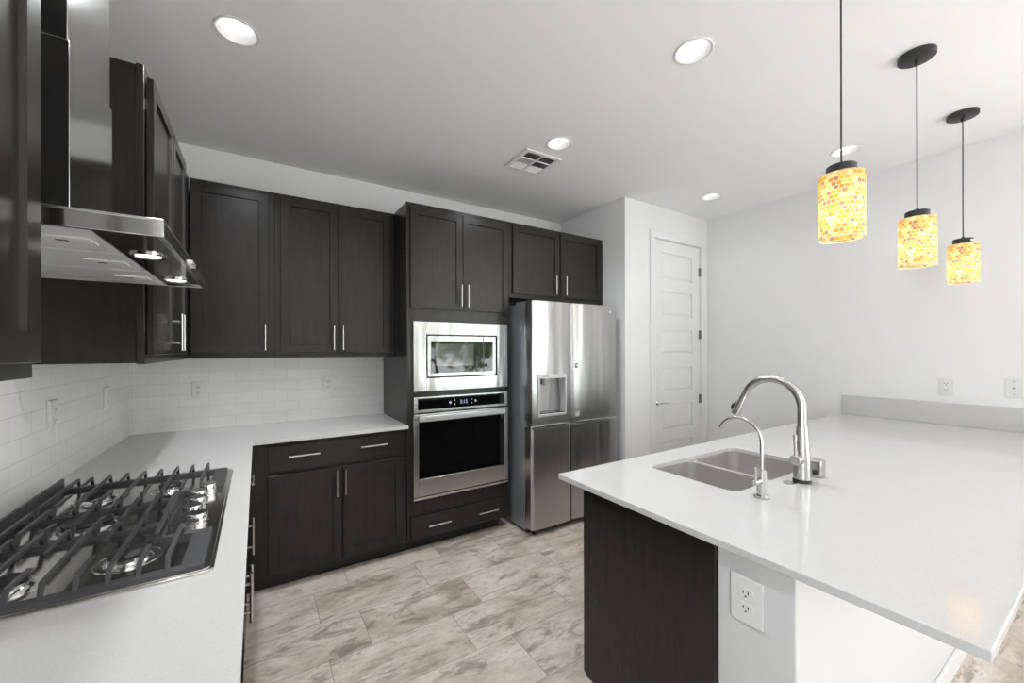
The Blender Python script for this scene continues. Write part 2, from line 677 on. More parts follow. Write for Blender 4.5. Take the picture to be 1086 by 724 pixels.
class Face:
    """a cabinet front: u runs along the wall, w points out into the room"""

    def __init__(self, axis, pos, sign):
        self.axis, self.pos, self.sign = axis, pos, sign   # axis of w

    def p(self, u, z, w):
        q = self.pos + self.sign * w
        return (q, u, z) if self.axis == 'x' else (u, q, z)

    def box(self, mb, u0, u1, z0, z1, w0, w1):
        a, b = self.p(u0, z0, w0), self.p(u1, z1, w1)
        return mb.box(a[0], b[0], a[1], b[1], a[2], b[2])


def shaker(face, u0, u1, z0, z1, t=0.020, fr=0.052, rec=0.009):
    """five-piece door with a recessed centre panel, as one skin"""
    mb = MB()
    bm = mb.bm

    def loop(du, w):
        return [bm.verts.new(face.p(*q, w)) for q in ((u0 + du, z0 + du), (u1 - du, z0 + du), (u1 - du, z1 - du), (u0 + du, z1 - du))]
    e = 0.0018
    loops = [loop(0, 0), loop(0, t - e), loop(e, t), loop(fr, t), loop(fr + 0.003, t - rec)]
    for A, B in zip(loops, loops[1:]):
        for i in range(4):
            bm.faces.new((A[i], A[(i + 1) % 4], B[(i + 1) % 4], B[i]))
    bm.faces.new(loops[-1])
    bm.faces.new(loops[0][::-1])
    return mb


def slab_front(face, u0, u1, z0, z1, t=0.020):
    mb = MB()
    face.box(mb, u0, u1, z0, z1, 0, t)
    return mb


def handle(face, u, z, parent, vertical=True, w0=0.020, length=0.168, r=0.006):
    mb = MB()
    h = length / 2
    wc = w0 + 0.032
    if vertical:
        mb.cyl(face.p(u, z - h, wc), face.p(u, z + h, wc), r, 12)
        posts = [(u, z - 0.048), (u, z + 0.048)]
    else:
        mb.cyl(face.p(u - h, z, wc), face.p(u + h, z, wc), r, 12)
        posts = [(u - 0.048, z), (u + 0.048, z)]
    for q in posts:
        mb.cyl(face.p(*q, w0), face.p(*q, wc), 0.0048, 10)
    return mb.build('handle', M['nickel'], parent)


# ------------------------------------------------------------------ room shell
CEIL = 2.8126
DL = [(0.604, -1.311), (2.374, -2.288), (2.375, -1.314), (4.124, -1.312), (4.121, -2.288), (0.604, -2.288)]


def circle(x, y, r, n=32):
    return [(x + r * math.cos(2 * PI * i / n), y + r * math.sin(2 * PI * i / n)) for i in range(n)]


o = MB().box(-0.25, 8.1, -7.4, 0.2, -0.12, 0).build('floor', M['floor'])
struct(o)
o = slab_with_holes([(-0.25, -7.4), (8.1, -7.4), (8.1, 0.2), (-0.25, 0.2)], [circle(x, y, 0.080) for x, y in DL], CEIL, CEIL + 0.10).build('ceiling', M['ceil'], smooth=False)
struct(o)
struct(MB().box(-0.008, 3.471, 0.008, 0.16, 0, CEIL).build('wall_back', M['wall']))
# pantry box: side that faces the fridge, then the door wall with its opening
struct(MB().box(3.471, 3.59, -0.79, 0.16, 0, CEIL).build('wall_pantry_side', M['wall']))
mb = MB()
mb.box(3.471, 3.871, -0.898, -0.79, 0, CEIL)
mb.box(4.616, 4.73, -0.898, -0.79, 0, CEIL)
mb.box(3.871, 4.616, -0.898, -0.79, 2.507, CEIL)
struct(mb.build('wall_pantry_front', M['wall']))
struct(MB().box(4.7294, 4.85, -4.2, 0.16, 0, CEIL).build('wall_right', M['wall']))
struct(MB().box(4.85, 7.8, -4.2, -4.05, 0, CEIL).build('wall_living_north', M['wall']))


def wall_with_opening(name, axis, p0, p1, a0, a1, ho0, ho1, z0, z1):
    mb = MB()

    def bx(a, b, c, d):
        if b - a < 1e-4 or d - c < 1e-4:
            return
        if axis == 'y':
            mb.box(a, b, p0, p1, c, d)
        else:
            mb.box(p0, p1, a, b, c, d)
    bx(a0, ho0, 0, CEIL)
    bx(ho1, a1, 0, CEIL)
    bx(ho0, ho1, 0, z0)
    bx(ho0, ho1, z1, CEIL)
    return struct(mb.build(name, M['wall']))


struct(MB().box(-0.16, 3.6, -7.2, -7.0, 0, CEIL).build('wall_rear_left', M['wall']))
wall_with_opening('wall_rear_right', 'y', -7.2, -7.0, 3.6, 7.95, 4.0, 7.4, 0.3, 2.5)
wall_with_opening('wall_left', 'x', -0.16, -0.008, -7.3, 0.16, -5.6, -4.3, 0.07, 2.47)
wall_with_opening('wall_living_side', 'x', 7.8, 7.95, -7.0, -4.05, -6.6, -4.6, 0.6, 2.4)


def window(name, axis, pos, a0, a1, z0, z1, nmull):
    def bx(mb, a, b, c, d, t):
        if axis == 'y':
            mb.box(a, b, pos - t, pos + t, c, d)
        else:
            mb.box(pos - t, pos + t, a, b, c, d)
    mb = MB()
    f = 0.05
    bx(mb, a0, a0 + f, z0, z1, 0.035)
    bx(mb, a1 - f, a1, z0, z1, 0.035)
    bx(mb, a0 + f, a1 - f, z0, z0 + f, 0.035)
    bx(mb, a0 + f, a1 - f, z1 - f, z1, 0.035)
    for i in range(1, nmull + 1):
        a = a0 + (a1 - a0) * i / (nmull + 1)
        bx(mb, a - 0.03, a + 0.03, z0 + f, z1 - f, 0.03)
    o = struct(mb.build(name, M['trim']))
    mb = MB()
    bx(mb, a0 + f * 0.5, a1 - f * 0.5, z0 + f * 0.5, z1 - f * 0.5, 0.004)
    mb.build('pane', M['pane'], o)
    return o


window('window_1', 'y', -7.1, 4.0, 7.4, 0.3, 2.5, 2)
window('door_2', 'x', -0.085, -5.6, -4.3, 0.07, 2.47, 0)
window('window_2', 'x', 7.87, -6.6, -4.6, 0.6, 2.4, 1)

# garden beyond the living-room window, seen mirrored in the microwave door
def shrub(x, y, r, h, label):
    t = thing('garden_tree', (x, y, 0), label, 'tree', 'trees outside the window')
    MB().tube([(x, y, -0.1), (x + 0.05, y, h - r)], [0.09, 0.05], 10).build('trunk', M['bark'], t)
    rng = random.Random(int(x * 100))
    mb = MB()
    for i in range(900):
        a, b = rng.uniform(0, 2 * PI), math.acos(rng.uniform(-1, 1))
        q = r * rng.uniform(0.35, 1.0) * (1 + 0.25 * math.sin(3 * a) * math.sin(2 * b))
        c = Vector((x + q * math.sin(b) * math.cos(a), y + q * math.sin(b) * math.sin(a), h + q * 0.8 * math.cos(b)))
        n = Vector((rng.gauss(0, 1), rng.gauss(0, 1), rng.gauss(0, 1))).normalized()
        u = n.orthogonal().normalized() * rng.uniform(0.09, 0.17)
        v = n.cross(u) * 0.6
        mb.bm.faces.new([mb.bm.verts.new(c + u), mb.bm.verts.new(c + v), mb.bm.verts.new(c - u), mb.bm.verts.new(c - v)])
    mb.build('foliage', M['leaf'], t, smooth=False)


shrub(4.6, -10.2, 0.95, 1.75, 'leafy green garden tree mirrored on the left of the microwave glass')
shrub(6.9, -10.6, 1.15, 1.7, 'leafy green garden tree mirrored on the right of the microwave glass')

# subway tile fields
struct(MB().box(0.0, 1.564, 0.0, 0.008, 0.914, 1.41).build('trim_1', M['tile_back']))
mb = MB()
mb.box(-0.008, 0.0, -4.1, 0.008, 0.914, 1.41)
mb.box(-0.008, 0.0, -2.31, -1.455, 1.41, 1.72)
struct(mb.build('trim_2', M['tile_left']))

# ------------------------------------------------------------------ pantry door and casing
mb = MB()
mb.box(3.800, 3.871, -0.914, -0.898, 0, 2.507)
mb.box(4.616, 4.690, -0.914, -0.898, 0, 2.507)
mb.box(3.800, 4.690, -0.914, -0.898, 2.507, 2.572)
struct(mb.build('trim_3', M['trim'], bevel=0.004))
mb = MB()
DY = -0.884        # door face
PAN = [(0.27, 0.532), (0.650, 0.897), (1.024, 1.263), (1.395, 1.630), (1.765, 2.010), (2.125, 2.388)]
X0, X1, PX0, PX1 = 3.874, 4.613, 3.993, 4.485
mb.box(X0, X1, DY + 0.012, DY + 0.04, 0.01, 2.503)
mb.box(X0, PX0, DY, DY + 0.012, 0.01, 2.503)
mb.box(PX1, X1, DY, DY + 0.012, 0.01, 2.503)
zz = 0.01
for a, b in PAN + [(2.503, 2.503)]:
    mb.box(PX0, PX1, DY, DY + 0.012, zz, a)
    zz = b
for a, b in PAN:
    i0, i1 = 0.010, 0.034
    lo = [mb.bm.verts.new(p) for p in ((PX0 + i0, DY + 0.012, a + i0), (PX1 - i0, DY + 0.012, a + i0), (PX1 - i0, DY + 0.012, b - i0), (PX0 + i0, DY + 0.012, b - i0))]
    hi = [mb.bm.verts.new(p) for p in ((PX0 + i1, DY + 0.002, a + i1), (PX1 - i1, DY + 0.002, a + i1), (PX1 - i1, DY + 0.002, b - i1), (PX0 + i1, DY + 0.002, b - i1))]
    for i in range(4):
        mb.bm.faces.new((lo[i], lo[(i + 1) % 4], hi[(i + 1) % 4], hi[i]))
    mb.bm.faces.new(hi)
door = struct(mb.build('door_1', M['trim'], smooth=False))
hb = MB()
hb.lathe([(0, 0), (0.027, 0), (0.027, 0.006), (0.022, 0.011), (0.010, 0.014), (0.010, 0.045), (0, 0.045)], (3.932, DY, 0.925), '-y', 28)
hb.tube([(3.932, DY - 0.040, 0.925), (3.975, DY - 0.043, 0.925), (4.045, DY - 0.040, 0.919)], [0.009, 0.008, 0.006], 12)
hb.build('lever_handle', M['chrome'], door)
for z in (2.25, 1.593, 0.925):
    mb = MB().cyl((4.6145, DY - 0.012, z - 0.045), (4.6145, DY - 0.012, z + 0.045), 0.008, 12)
    mb.box(4.596, 4.6145, DY - 0.004, DY - 0.001, z - 0.045, z + 0.045)
    mb.build('hinge', M['hinge'], door)


# ------------------------------------------------------------------ cabinets
def cabinet_body(mb, x0, x1, y0, y1, z0, z1):
    return mb.box(x0, x1, y0, y1, z0, z1)


UZ0, UZ1 = 1.392, 2.480
BF = Face('y', -0.33, -1)
LF = Face('x', 0.33, 1)

# back wall, single door next to the corner
t = thing('upper_cabinet', (0.55, 0, UZ0), 'dark espresso upper cabinet with one shaker door in the back corner', 'cabinet', None)
MB().box(0.333, 0.775, -0.33, 0.0, UZ0, UZ1).build('body', M['wood'], t, 0.0015)
d = shaker(BF, 0.340, 0.741, 1.425, 2.456).build('door', M['wood'], t)
handle(BF, 0.719, 1.525, d)
# back wall, two doors
t = thing('upper_cabinet', (1.17, 0, UZ0), 'dark espresso upper cabinet with two shaker doors between the corner cabinet and oven tower', 'cabinet')
MB().box(0.7755, 1.5630, -0.33, 0.0, UZ0, UZ1).build('body', M['wood'], t, 0.0015)
for a, b, h in ((0.807, 1.159, 1.128), (1.167, 1.528, 1.188)):
    d = shaker(BF, a, b, 1.425, 2.456).build('door', M['wood'], t)
    handle(BF, h, 1.528, d)
# left wall, beyond the hood
t = thing('upper_cabinet', (0, -1.0, UZ0), 'dark espresso upper cabinet on the left wall beyond the range hood', 'cabinet')
mb = MB()
mb.box(0.001, 0.308, -1.448, -0.012, UZ0 + 0.004, UZ1 - 0.003)
mb.box(0.308, 0.33, -1.453, -0.331, UZ0, UZ1)
mb.build('body', M['wood'], t, 0.0015)
LFc = Face('x', 0.334, 1)
for a, b, h in ((-1.432, -1.016, -1.045), (-1.006, -0.640, -0.975)):
    d = shaker(LFc, a, b, 1.425, 2.446).build('door', M['wood'], t)
    if h == -1.045:
        handle(LFc, h, 1.525, d)
        for z in (1.53, 2.34):
            MB().box(0.330, 0.336, -1.447, -1.4325, z - 0.02, z + 0.02).build('hinge', M['darksteel'], d)
    else:
        handle(LFc, h, 1.525, d)
# left wall, beside the camera
t = thing('upper_cabinet', (0, -2.75, UZ0), 'dark espresso upper cabinet at the left edge before the range hood', 'cabinet')
MB().box(0.001, 0.33, -3.25, -2.312, UZ0, UZ1).build('body', M['wood'], t, 0.0015)
for a, b, h in ((-2.775, -2.339, -2.75), (-3.22, -2.785, -2.81)):
    d = shaker(LF, a, b, 1.42, 2.456).build('door', M['wood'], t)
    handle(LF, h, 1.525, d)

# oven tower
TF = Face('y', -0.62, -1)
t = thing('oven_cabinet', (1.98, 0, 0), 'tall dark espresso oven tower holding the microwave and wall oven', 'cabinet')
mb = MB()
TX0, TX1, TZ = 1.5645, 2.410, 2.487
mb.box(TX0, TX0 + 0.02, -0.60, 0.0, 0.085, TZ)            # sides
mb.box(TX1 - 0.02, TX1, -0.60, 0.0, 0.085, TZ)
mb.box(TX0 + 0.02, TX1 - 0.02, -0.012, 0.0, 0.085, TZ)  # back
mb.box(TX0 + 0.02, TX1 - 0.02, -0.60, -0.012, TZ - 0.02, TZ)
mb.box(TX0 + 0.02, TX1 - 0.02, -0.60, -0.012, 0.085, 0.105)
mb.box(TX0 + 0.02, TX1 - 0.02, -0.60, -0.012, 0.365, 0.385)
mb.box(TX0 + 0.02, TX1 - 0.02, -0.60, -0.012, 1.140, 1.160)
mb.box(TX0 + 0.02, TX1 - 0.02, -0.60, -0.012, 1.66, 1.70)
mb.box(TX0, TX0 + 0.055, -0.62, -0.60, 0.085, TZ)       # face frame
mb.box(TX1 - 0.055, TX1, -0.62, -0.60, 0.085, TZ)
for a, b in ((0.085, 0.12), (0.24, 0.385), (1.095, 1.16), (1.63, 1.76), (2.44, TZ)):
    mb.box(TX0 + 0.055, TX1 - 0.055, -0.62, -0.60, a, b)
mb.build('body', M['wood'], t, 0.001)
MB().box(TX0, TX1 - 0.06, -0.548, -0.535, 0, 0.0845).build('toe_kick', M['kick'], t)
for a, b, h in ((1.588, 1.990, 1.968), (1.994, 2.397, 2.023)):
    d = shaker(TF, a, b, 1.738, 2.456).build('door', M['wood'], t)
    handle(TF, h, 1.845, d)
d = slab_front(TF, 1.588, 2.392, 0.103, 0.258).build('drawer', M['wood_h'], t, 0.002)
handle(TF, 1.791, 0.184, d, False)
handle(TF, 2.194, 0.184, d, False)

# cabinet above the refrigerator
t = thing('upper_cabinet', (2.93, 0, 1.867), 'short dark espresso cabinet with two doors above the refrigerator', 'cabinet')
MB().box(2.4105, 3.468, -0.62, 0.0, 1.868, TZ).build('body', M['wood'], t, 0.0015)
for a, b, h in ((2.442, 2.928, 2.871), (2.941, 3.434, 2.982)):
    d = shaker(TF, a, b, 1.902, 2.466).build('door', M['wood'], t)
    handle(TF, h, 2.002, d)

# base cabinet on the back wall
CT = 0.914
CB = 0.890
BB = Face('y', -0.61, -1)
t = thing('base_cabinet', (1.1, 0, 0), 'dark espresso base cabinet with one wide drawer over two doors', 'cabinet')
MB().box(0.612, 1.5640, -0.61, 0.0, 0.09, CB).build('body', M['wood'], t, 0.0015)
MB().box(0.56, 1.5640, -0.548, -0.535, 0, 0.09).build('toe_kick', M['kick'], t)
for a, b, h in ((0.727, 1.134, 1.101), (1.143, 1.533, 1.153)):
    d = shaker(BB, a, b, 0.100, 0.695).build('door', M['wood'], t)
    handle(BB, h, 0.598, d)
d = slab_front(BB, 0.727, 1.533, 0.715, 0.866).build('drawer', M['wood_h'], t, 0.002)
handle(BB, 0.919, 0.803, d, False)
handle(BB, 1.330, 0.807, d, False)

# base cabinets on the left wall
LB = Face('x', 0.608, 1)


def left_base(y0, y1, label, fronts):
    t = thing('base_cabinet', (0, (y0 + y1) / 2, 0), label, 'cabinet')
    MB().box(0.001, 0.608, y0, y1, 0.09, CB).build('body', M['wood'], t, 0.0015)
    MB().box(0.534, 0.546, y0, y1, 0, 0.09).build('toe_kick', M['kick'], t)
    for kind, a, b, z0, z1, h in fronts:
        if kind == 'door':
            d = shaker(LB, a, b, z0, z1, 0.018).build('door', M['wood'], t)
            handle(LB, h, 0.598, d, True, 0.018)
        else:
            d = slab_front(LB, a, b, z0, z1, 0.018).build('drawer', M['wood_h'], t, 0.002)
            if h is not None:
                handle(LB, h, 0.805, d, False, 0.018)


left_base(-1.268, -0.640, 'dark base cabinet on the left run nearest the back corner', [('drawer', -1.262, -0.84, 0.715, 0.866, -1.05), ('door', -1.262, -0.84, 0.10, 0.695, -1.23)])
left_base(-2.20, -1.2685, 'dark base cabinet under the gas cooktop, pulls seen edge on', [('drawer', -2.195, -1.274, 0.715, 0.866, None), ('door', -1.731, -1.274, 0.10, 0.695, -1.705), ('door', -2.195, -1.737, 0.10, 0.695, -1.765)])
left_base(-3.85, -2.2005, 'dark base cabinet below the near left countertop', [('drawer', -3.0, -2.21, 0.715, 0.866, -2.6), ('door', -3.0, -2.61, 0.10, 0.695, -2.66), ('door', -2.60, -2.21, 0.10, 0.695, -2.55)])

# L-shaped countertop
poly = [(0.0, 0.0), (0.0, -3.9), (0.652, -3.9), (0.652, -0.652), (1.566, -0.652), (1.566, -0.6215), (1.5635, -0.6215), (1.5635, 0.0)]
tag(MB().prism(poly, 'z', 0.8915, CT).build('countertop', M['quartz'], None, 0.003, 2), 'white speckled quartz L-shaped countertop along left and back walls', 'countertop')

# ------------------------------------------------------------------ refrigerator
FX0, FX1, FS = 2.443, 3.374, 2.846
FB = -0.797      # body front
t = thing('refrigerator', (2.91, -0.45, 0), 'stainless four-door refrigerator with water dispenser beside the oven tower', 'refrigerator')
mb = MB()
mb.box(FX0 + 0.002, FX1 - 0.002, FB, -0.03, 0.03, 1.802)
mb.build('body', M['grey'], t, 0.004)
mb = MB().box(FX0 + 0.03, FX1 - 0.03, -0.80, -0.76, 0.004, 0.03)
mb.build('kick_plate', M['black'], t)
for x in (FX0 + 0.04, FX1 - 0.08):
    MB().cyl((x + 0.02, -0.83, 0), (x + 0.02, -0.83, 0.03), 0.014, 12).build('foot', M['black'], t)


def fy(x, x0, x1, bulge=0.012):
    s = (x - x0) / (x1 - x0) * 2 - 1
    edge = 0.012 * max(0, (abs(s) - 0.95) / 0.05) ** 2
    return -0.890 - bulge * (1 - s * s) + edge


def curved(mb, x0, x1, z0, z1, X0, X1, n=22, back=None):
    xs = [x0 + (x1 - x0) * i / n for i in range(n + 1)]
    bk = FB - 0.004 if back is None else back
    poly = [(x, fy(x, X0, X1)) for x in xs] + [(x1, bk), (x0, bk)]
    return mb.prism(poly, 'z', z0, z1)


LX1, RX0 = FS - 0.004, FS + 0.004
# upper left door with the dispenser opening
ZD0, ZD1, XD0, XD1 = 0.930, 1.245, 2.503, 2.775
mb = MB()
curved(mb, FX0, XD0, 0.895, 1.820, FX0, LX1, 8)
curved(mb, XD1, LX1, 0.895, 1.820, FX0, LX1, 8)
curved(mb, XD0, XD1, 0.895, ZD0, FX0, LX1, 14)
curved(mb, XD0, XD1, ZD1, 1.820, FX0, LX1, 14)
mb.box(XD0, XD1, -0.822, -0.802, ZD0, ZD1)
d = mb.build('door', M['fridge'], t)
mb = MB()
yf = -0.909
mb.box(XD0 - 0.004, XD0 + 0.010, yf, -0.84, ZD0 - 0.006, ZD1 + 0.004)
mb.box(XD1 - 0.010, XD1 + 0.004, yf, -0.84, ZD0 - 0.006, ZD1 + 0.004)
mb.box(XD0 + 0.010, XD1 - 0.010, yf, -0.84, ZD1 - 0.028, ZD1 + 0.004)
mb.box(XD0 + 0.010, XD1 - 0.010, yf, -0.84, ZD0 - 0.006, ZD0 + 0.012)
mb.build('dispenser_frame', M['knob2'], d, 0.002)
mb = MB()
mb.box(XD0 + 0.010, XD1 - 0.010, -0.8235, -0.822, ZD0 + 0.012, ZD1 - 0.028)
mb.build('dispenser_well', M['well'], d)
mb = MB()
mb.hexa([(2.535, -0.826, 0.955), (2.655, -0.826, 0.955), (2.655, -0.824, 0.955), (2.535, -0.824, 0.955),
         (2.545, -0.858, 1.170), (2.645, -0.858, 1.170), (2.645, -0.850, 1.170), (2.545, -0.850, 1.170)])
mb.build('dispenser_paddle', M['knob2'], d, 0.002)
mb = MB().lathe([(0, 0), (0.022, 0), (0.030, 0.02), (0.034, 0.055), (0, 0.055)], (2.60, -0.862, 1.165), 'z', 24)
mb.build('dispenser_nozzle', M['knob2'], d)
mb = MB().box(XD0 + 0.012, XD1 - 0.012, -0.900, -0.826, ZD0 + 0.012, ZD0 + 0.020)
mb.build('drip_tray', M['darksteel'], d, 0.001)
MB().box(2.535, 2.60, -0.911, -0.909, ZD1 - 0.017, ZD1 - 0.008).build('dispenser_display', M['soft'], d)
# upper right door
mb = MB()
curved(mb, RX0, FX1, 0.880, 1.820, RX0, FX1, 30)
d = mb.build('door', M['fridge'], t)
bz = fy(3.29, RX0, FX1)
MB().lathe([(0, 0), (0.011, 0), (0.011, 0.0012), (0, 0.0012)], (3.280, bz + 0.0002, 1.767), '-y', 24).build('emblem', M['plastic'], d)
text_mesh('LG', 0.020, M['icon'], 'lettering', d, (3.312, bz - 0.0004, 1.766), (1, 0, 0), (0, 0, 1))
bq = fy(2.895, RX0, FX1)
MB().box(2.878, 2.907, bq - 0.0014, bq + 0.002, 1.292, 1.330).build('sticker', M['black'], d, 0.001)
MB().box(2.888, 2.899, bq - 0.0022, bq - 0.0010, 1.305, 1.322).build('sticker_mark', M['plastic'], d)
MB().box(2.880, 2.935, bq - 0.0022, bq + 0.002, 0.895, 0.935).build('sticker', M['icon'], d)
# handle pockets and lower doors
mb = MB()
mb.box(FX0 + 0.012, LX1 - 0.002, -0.884, FB - 0.004, 0.845, 0.895)
mb.box(RX0 + 0.002, FX1 - 0.012, -0.884, FB - 0.004, 0.845, 0.880)
mb.build('handle_recess', M['fridge'], t, 0.001)
for x0, x1 in ((FX0, LX1), (RX0, FX1)):
    mb = MB()
    xs = [x0 + (x1 - x0) * i / 24 for i in range(25)]
    curved(mb, x0, x1, 0.055, 0.832, x0, x1, 24)
    d = mb.build('door', M['fridge'], t)
    mb = MB()
    mb.prism([(x, fy(x, x0, x1) + 0.001) for x in xs] + [(x, fy(x, x0, x1) + 0.020) for x in reversed(xs)], 'z', 0.832, 0.851)
    mb.build('handle_lip', M['steel'], d)
for x in (FX0 + 0.01, FX1 - 0.09):
    MB().box(x, x + 0.08, -0.84, -0.66, 1.8025, 1.824).build('hinge_cover', M['grey'], t, 0.004)

# ------------------------------------------------------------------ microwave
MY = -0.6215
t = thing('microwave', (1.995, -0.40, 1.137), 'built-in microwave with wide stainless trim in the oven tower', 'microwave')
mb = MB()
mx0, mx1, mz0, mz1 = 1.606, 2.384, 1.145, 1.645
ix0, ix1, iz0, iz1 = 1.700, 2.288, 1.238, 1.553
for a, b, c, dd in ((mx0, ix0, mz0, mz1), (ix1, mx1, mz0, mz1), (ix0, ix1, mz0, iz0), (ix0, ix1, iz1, mz1)):
    mb.box(a, b, MY - 0.020, MY, c, dd)
mb.build('trim_kit', M['mwtrim'], t, 0.0015)
MB().box(ix0 - 0.02, ix1 + 0.02, -0.61, -0.05, 1.1615, 1.60).build('body', M['black'], t)
mb = MB()
dx0, dx1, dz0, dz1 = 1.711, 2.168, 1.246, 1.546
mb.box(dx0, dx1, MY - 0.012, -0.61, dz0, dz1)
d = mb.build('door', M['mwtrim'], t, 0.003)
MB().box(1.738, 2.164, MY - 0.0132, MY - 0.010, 1.272, 1.506).build('door_glass', M['blackglass'], d)
MB().box(1.775, 2.084, MY - 0.0142, MY - 0.0125, 1.322, 1.487).build('window', M['darkmesh'], d)
text_mesh('Whirlpool', 0.014, M['icon'], 'lettering', d, (1.985, MY - 0.0136, 1.291), (1, 0, 0), (0, 0, 1), 0.0003)
d = MB().box(2.170, 2.280, MY - 0.012, -0.61, dz0, dz1).build('control_panel', M['mwtrim'], t, 0.003)
MB().box(2.172, 2.252, MY - 0.0132, MY - 0.010, 1.272, 1.506).build('panel_glass', M['blackglass'], d)

# ------------------------------------------------------------------ wall oven
t = thing('built_in_oven', (1.995, -0.40, 0.366), 'stainless wall oven with black glass door below the microwave', 'oven')
MB().box(1.64, 2.352, -0.61, -0.05, 0.387, 1.093).build('body', M['black'], t)
mb = MB()
mb.box(1.607, 1.636, MY - 0.020, MY, 0.994, 1.106)
mb.box(2.355, 2.385, MY - 0.020, MY, 0.994, 1.106)
mb.box(1.636, 2.355, MY - 0.020, MY, 1.093, 1.106)
mb.box(1.636, 2.355, MY - 0.020, MY, 0.994, 1.012)
d = mb.build('control_panel', M['steel'], t, 0.002)
MB().box(1.636, 2.355, MY - 0.017, MY, 1.012, 1.093).build('panel_glass', M['blackglass'], d)
PY = MY - 0.0172
MB().box(1.958, 2.036, PY - 0.0006, PY, 1.030, 1.072).build('display', plain('display_navy', (0.01, 0.014, 0.03), 0.1), d)
text_mesh('2:15', 0.036, M['display'], 'clock_digits', d, (1.996, PY - 0.0010, 1.051), (1, 0, 0), (0, 0, 1), 0.0003)
for x, z, r in ((1.886, 1.052, 0.010), (2.096, 1.052, 0.010), (1.922, 1.066, 0.005), (1.922, 1.037, 0.005), (2.064, 1.066, 0.005), (2.064, 1.037, 0.005)):
    MB().lathe([(0, 0), (r, 0), (r, 0.0006), (0, 0.0006)], (x, PY + 0.0001, z), '-y', 20).build('touch_key', M['icon'], d)
mb = MB()
oz0, oz1 = 0.399, 0.984
gx0, gx1, gz0, gz1 = 1.641, 2.350, 0.522, 0.972
DYO = MY - 0.026
mb.box(1.604, gx0, DYO, MY, oz0, oz1)
mb.box(gx1, 2.384, DYO, MY, oz0, oz1)
mb.box(gx0, gx1, DYO, MY, oz0, gz0)
mb.box(gx0, gx1, DYO, MY, gz1, oz1)
d = mb.build('door', M['steel'], t, 0.002)
MB().box(gx0, gx1, DYO + 0.002, MY, gz0, gz1).build('door_glass', M['blackglass'], d)
text_mesh('Whirlpool', 0.017, M['icon'], 'lettering', d, (1.998, DYO - 0.0002, 0.459), (1, 0, 0), (0, 0, 1), 0.0003)
mb = MB()
mb.box(1.632, 2.338, DYO - 0.040, DYO - 0.020, 0.934, 0.975)
mb.box(1.646, 1.670, DYO - 0.021, DYO, 0.944, 0.966)
mb.box(2.306, 2.330, DYO - 0.021, DYO, 0.944, 0.966)
mb.build('handle', M['bright'], d, 0.005, 3)
MB().box(1.604, 2.384, MY - 0.022, MY, 0.374, 0.391).build('vent_strip', M['polished'], t, 0.001)

# ------------------------------------------------------------------ cooktop
t = thing('cooktop', (0.32, -1.73, CT), 'five-burner gas cooktop with black grates on the left countertop', 'cooktop')
cp = rounded(0.055, 0.587, -2.207, -1.240, 0.02)
mb = MB().prism(cp, 'z', CT + 0.0005, CT + 0.005)
mb.prism(rounded(0.062, 0.580, -2.200, -1.247, 0.016), 'z', CT + 0.005, CT + 0.008)
mb.build('plate', M['plate'], t, 0.0015)
PZ = CT + 0.008
GT, GB = 0.966, 0.934     # bar tops, frame tops


def grate(xr0, xr1, y0, y1, bars, frames):
    """xr: bar ends; bars = [(x, [(ya, yb)..])]; frames = boxes (x0,x1,y0,y1)"""
    mb = MB()
    for a, b, c, dd in frames:
        mb.box(a, b, c, dd, GB - 0.013, GB)
    for x, spans in bars:
        for ya, yb, ea, eb in spans:
            hw = 0.0046
            # bar with sloped feet where it meets the frame
            prof = []
            za = GB - 0.008 if ea else GT - 0.010
            zb = GB - 0.008 if eb else GT - 0.010
            prof = [(ya, za)]
            prof.append((ya + (0.014 if ea else 0.0), GT - 0.004 if not ea else GT))
            prof.append((yb - (0.014 if eb else 0.0), GT if eb else GT - 0.004))
            prof.append((yb, zb))
            prof.append((yb - (0.022 if eb else 0.002), GT - 0.010))
            prof.append((ya + (0.022 if ea else 0.002), GT - 0.010))
            mb.prism(prof, 'x', x - hw, x + hw)
    for a, b, c, dd in frames[:2]:
        for x in (a + 0.006, b - 0.006):
            for y in (c + 0.006, dd - 0.006):
                mb.cyl((x, y, PZ), (x, y, GB - 0.014), 0.005, 8)
    return mb


XS = [0.114, 0.150, 0.20, 0.25, 0.30, 0.35, 0.40, 0.45, 0.50]
# near grate
ya, yb = -2.196, -1.850
bars = []
for x in XS:
    if x == 0.50:
        bars.append((x, [(ya, -1.962, 1, 1)]))
    elif x in (0.35, 0.45, 0.15, 0.25):
        end = yb if x < 0.44 else -1.85
        bars.append((x, [(ya, -2.078, 1, 0), (-1.998, end, 0, 1)]))
    else:
        bars.append((x, [(ya, yb, 1, 1)]))
fr = [(0.068, 0.566, -2.200, -2.176), (0.068, 0.452, -1.864, -1.848), (0.523, 0.566, -2.176, -1.975), (0.440, 0.566, -1.975, -1.957), (0.440, 0.454, -1.957, -1.864), (0.068, 0.080, -2.176, -1.864)]
mb = grate(0, 0, ya, yb, bars, fr)
mb.box(0.066, 0.074, -2.200, -1.850, GB - 0.006, GT + 0.004)
mb.build('grate', M['iron'], t, 0.0015)
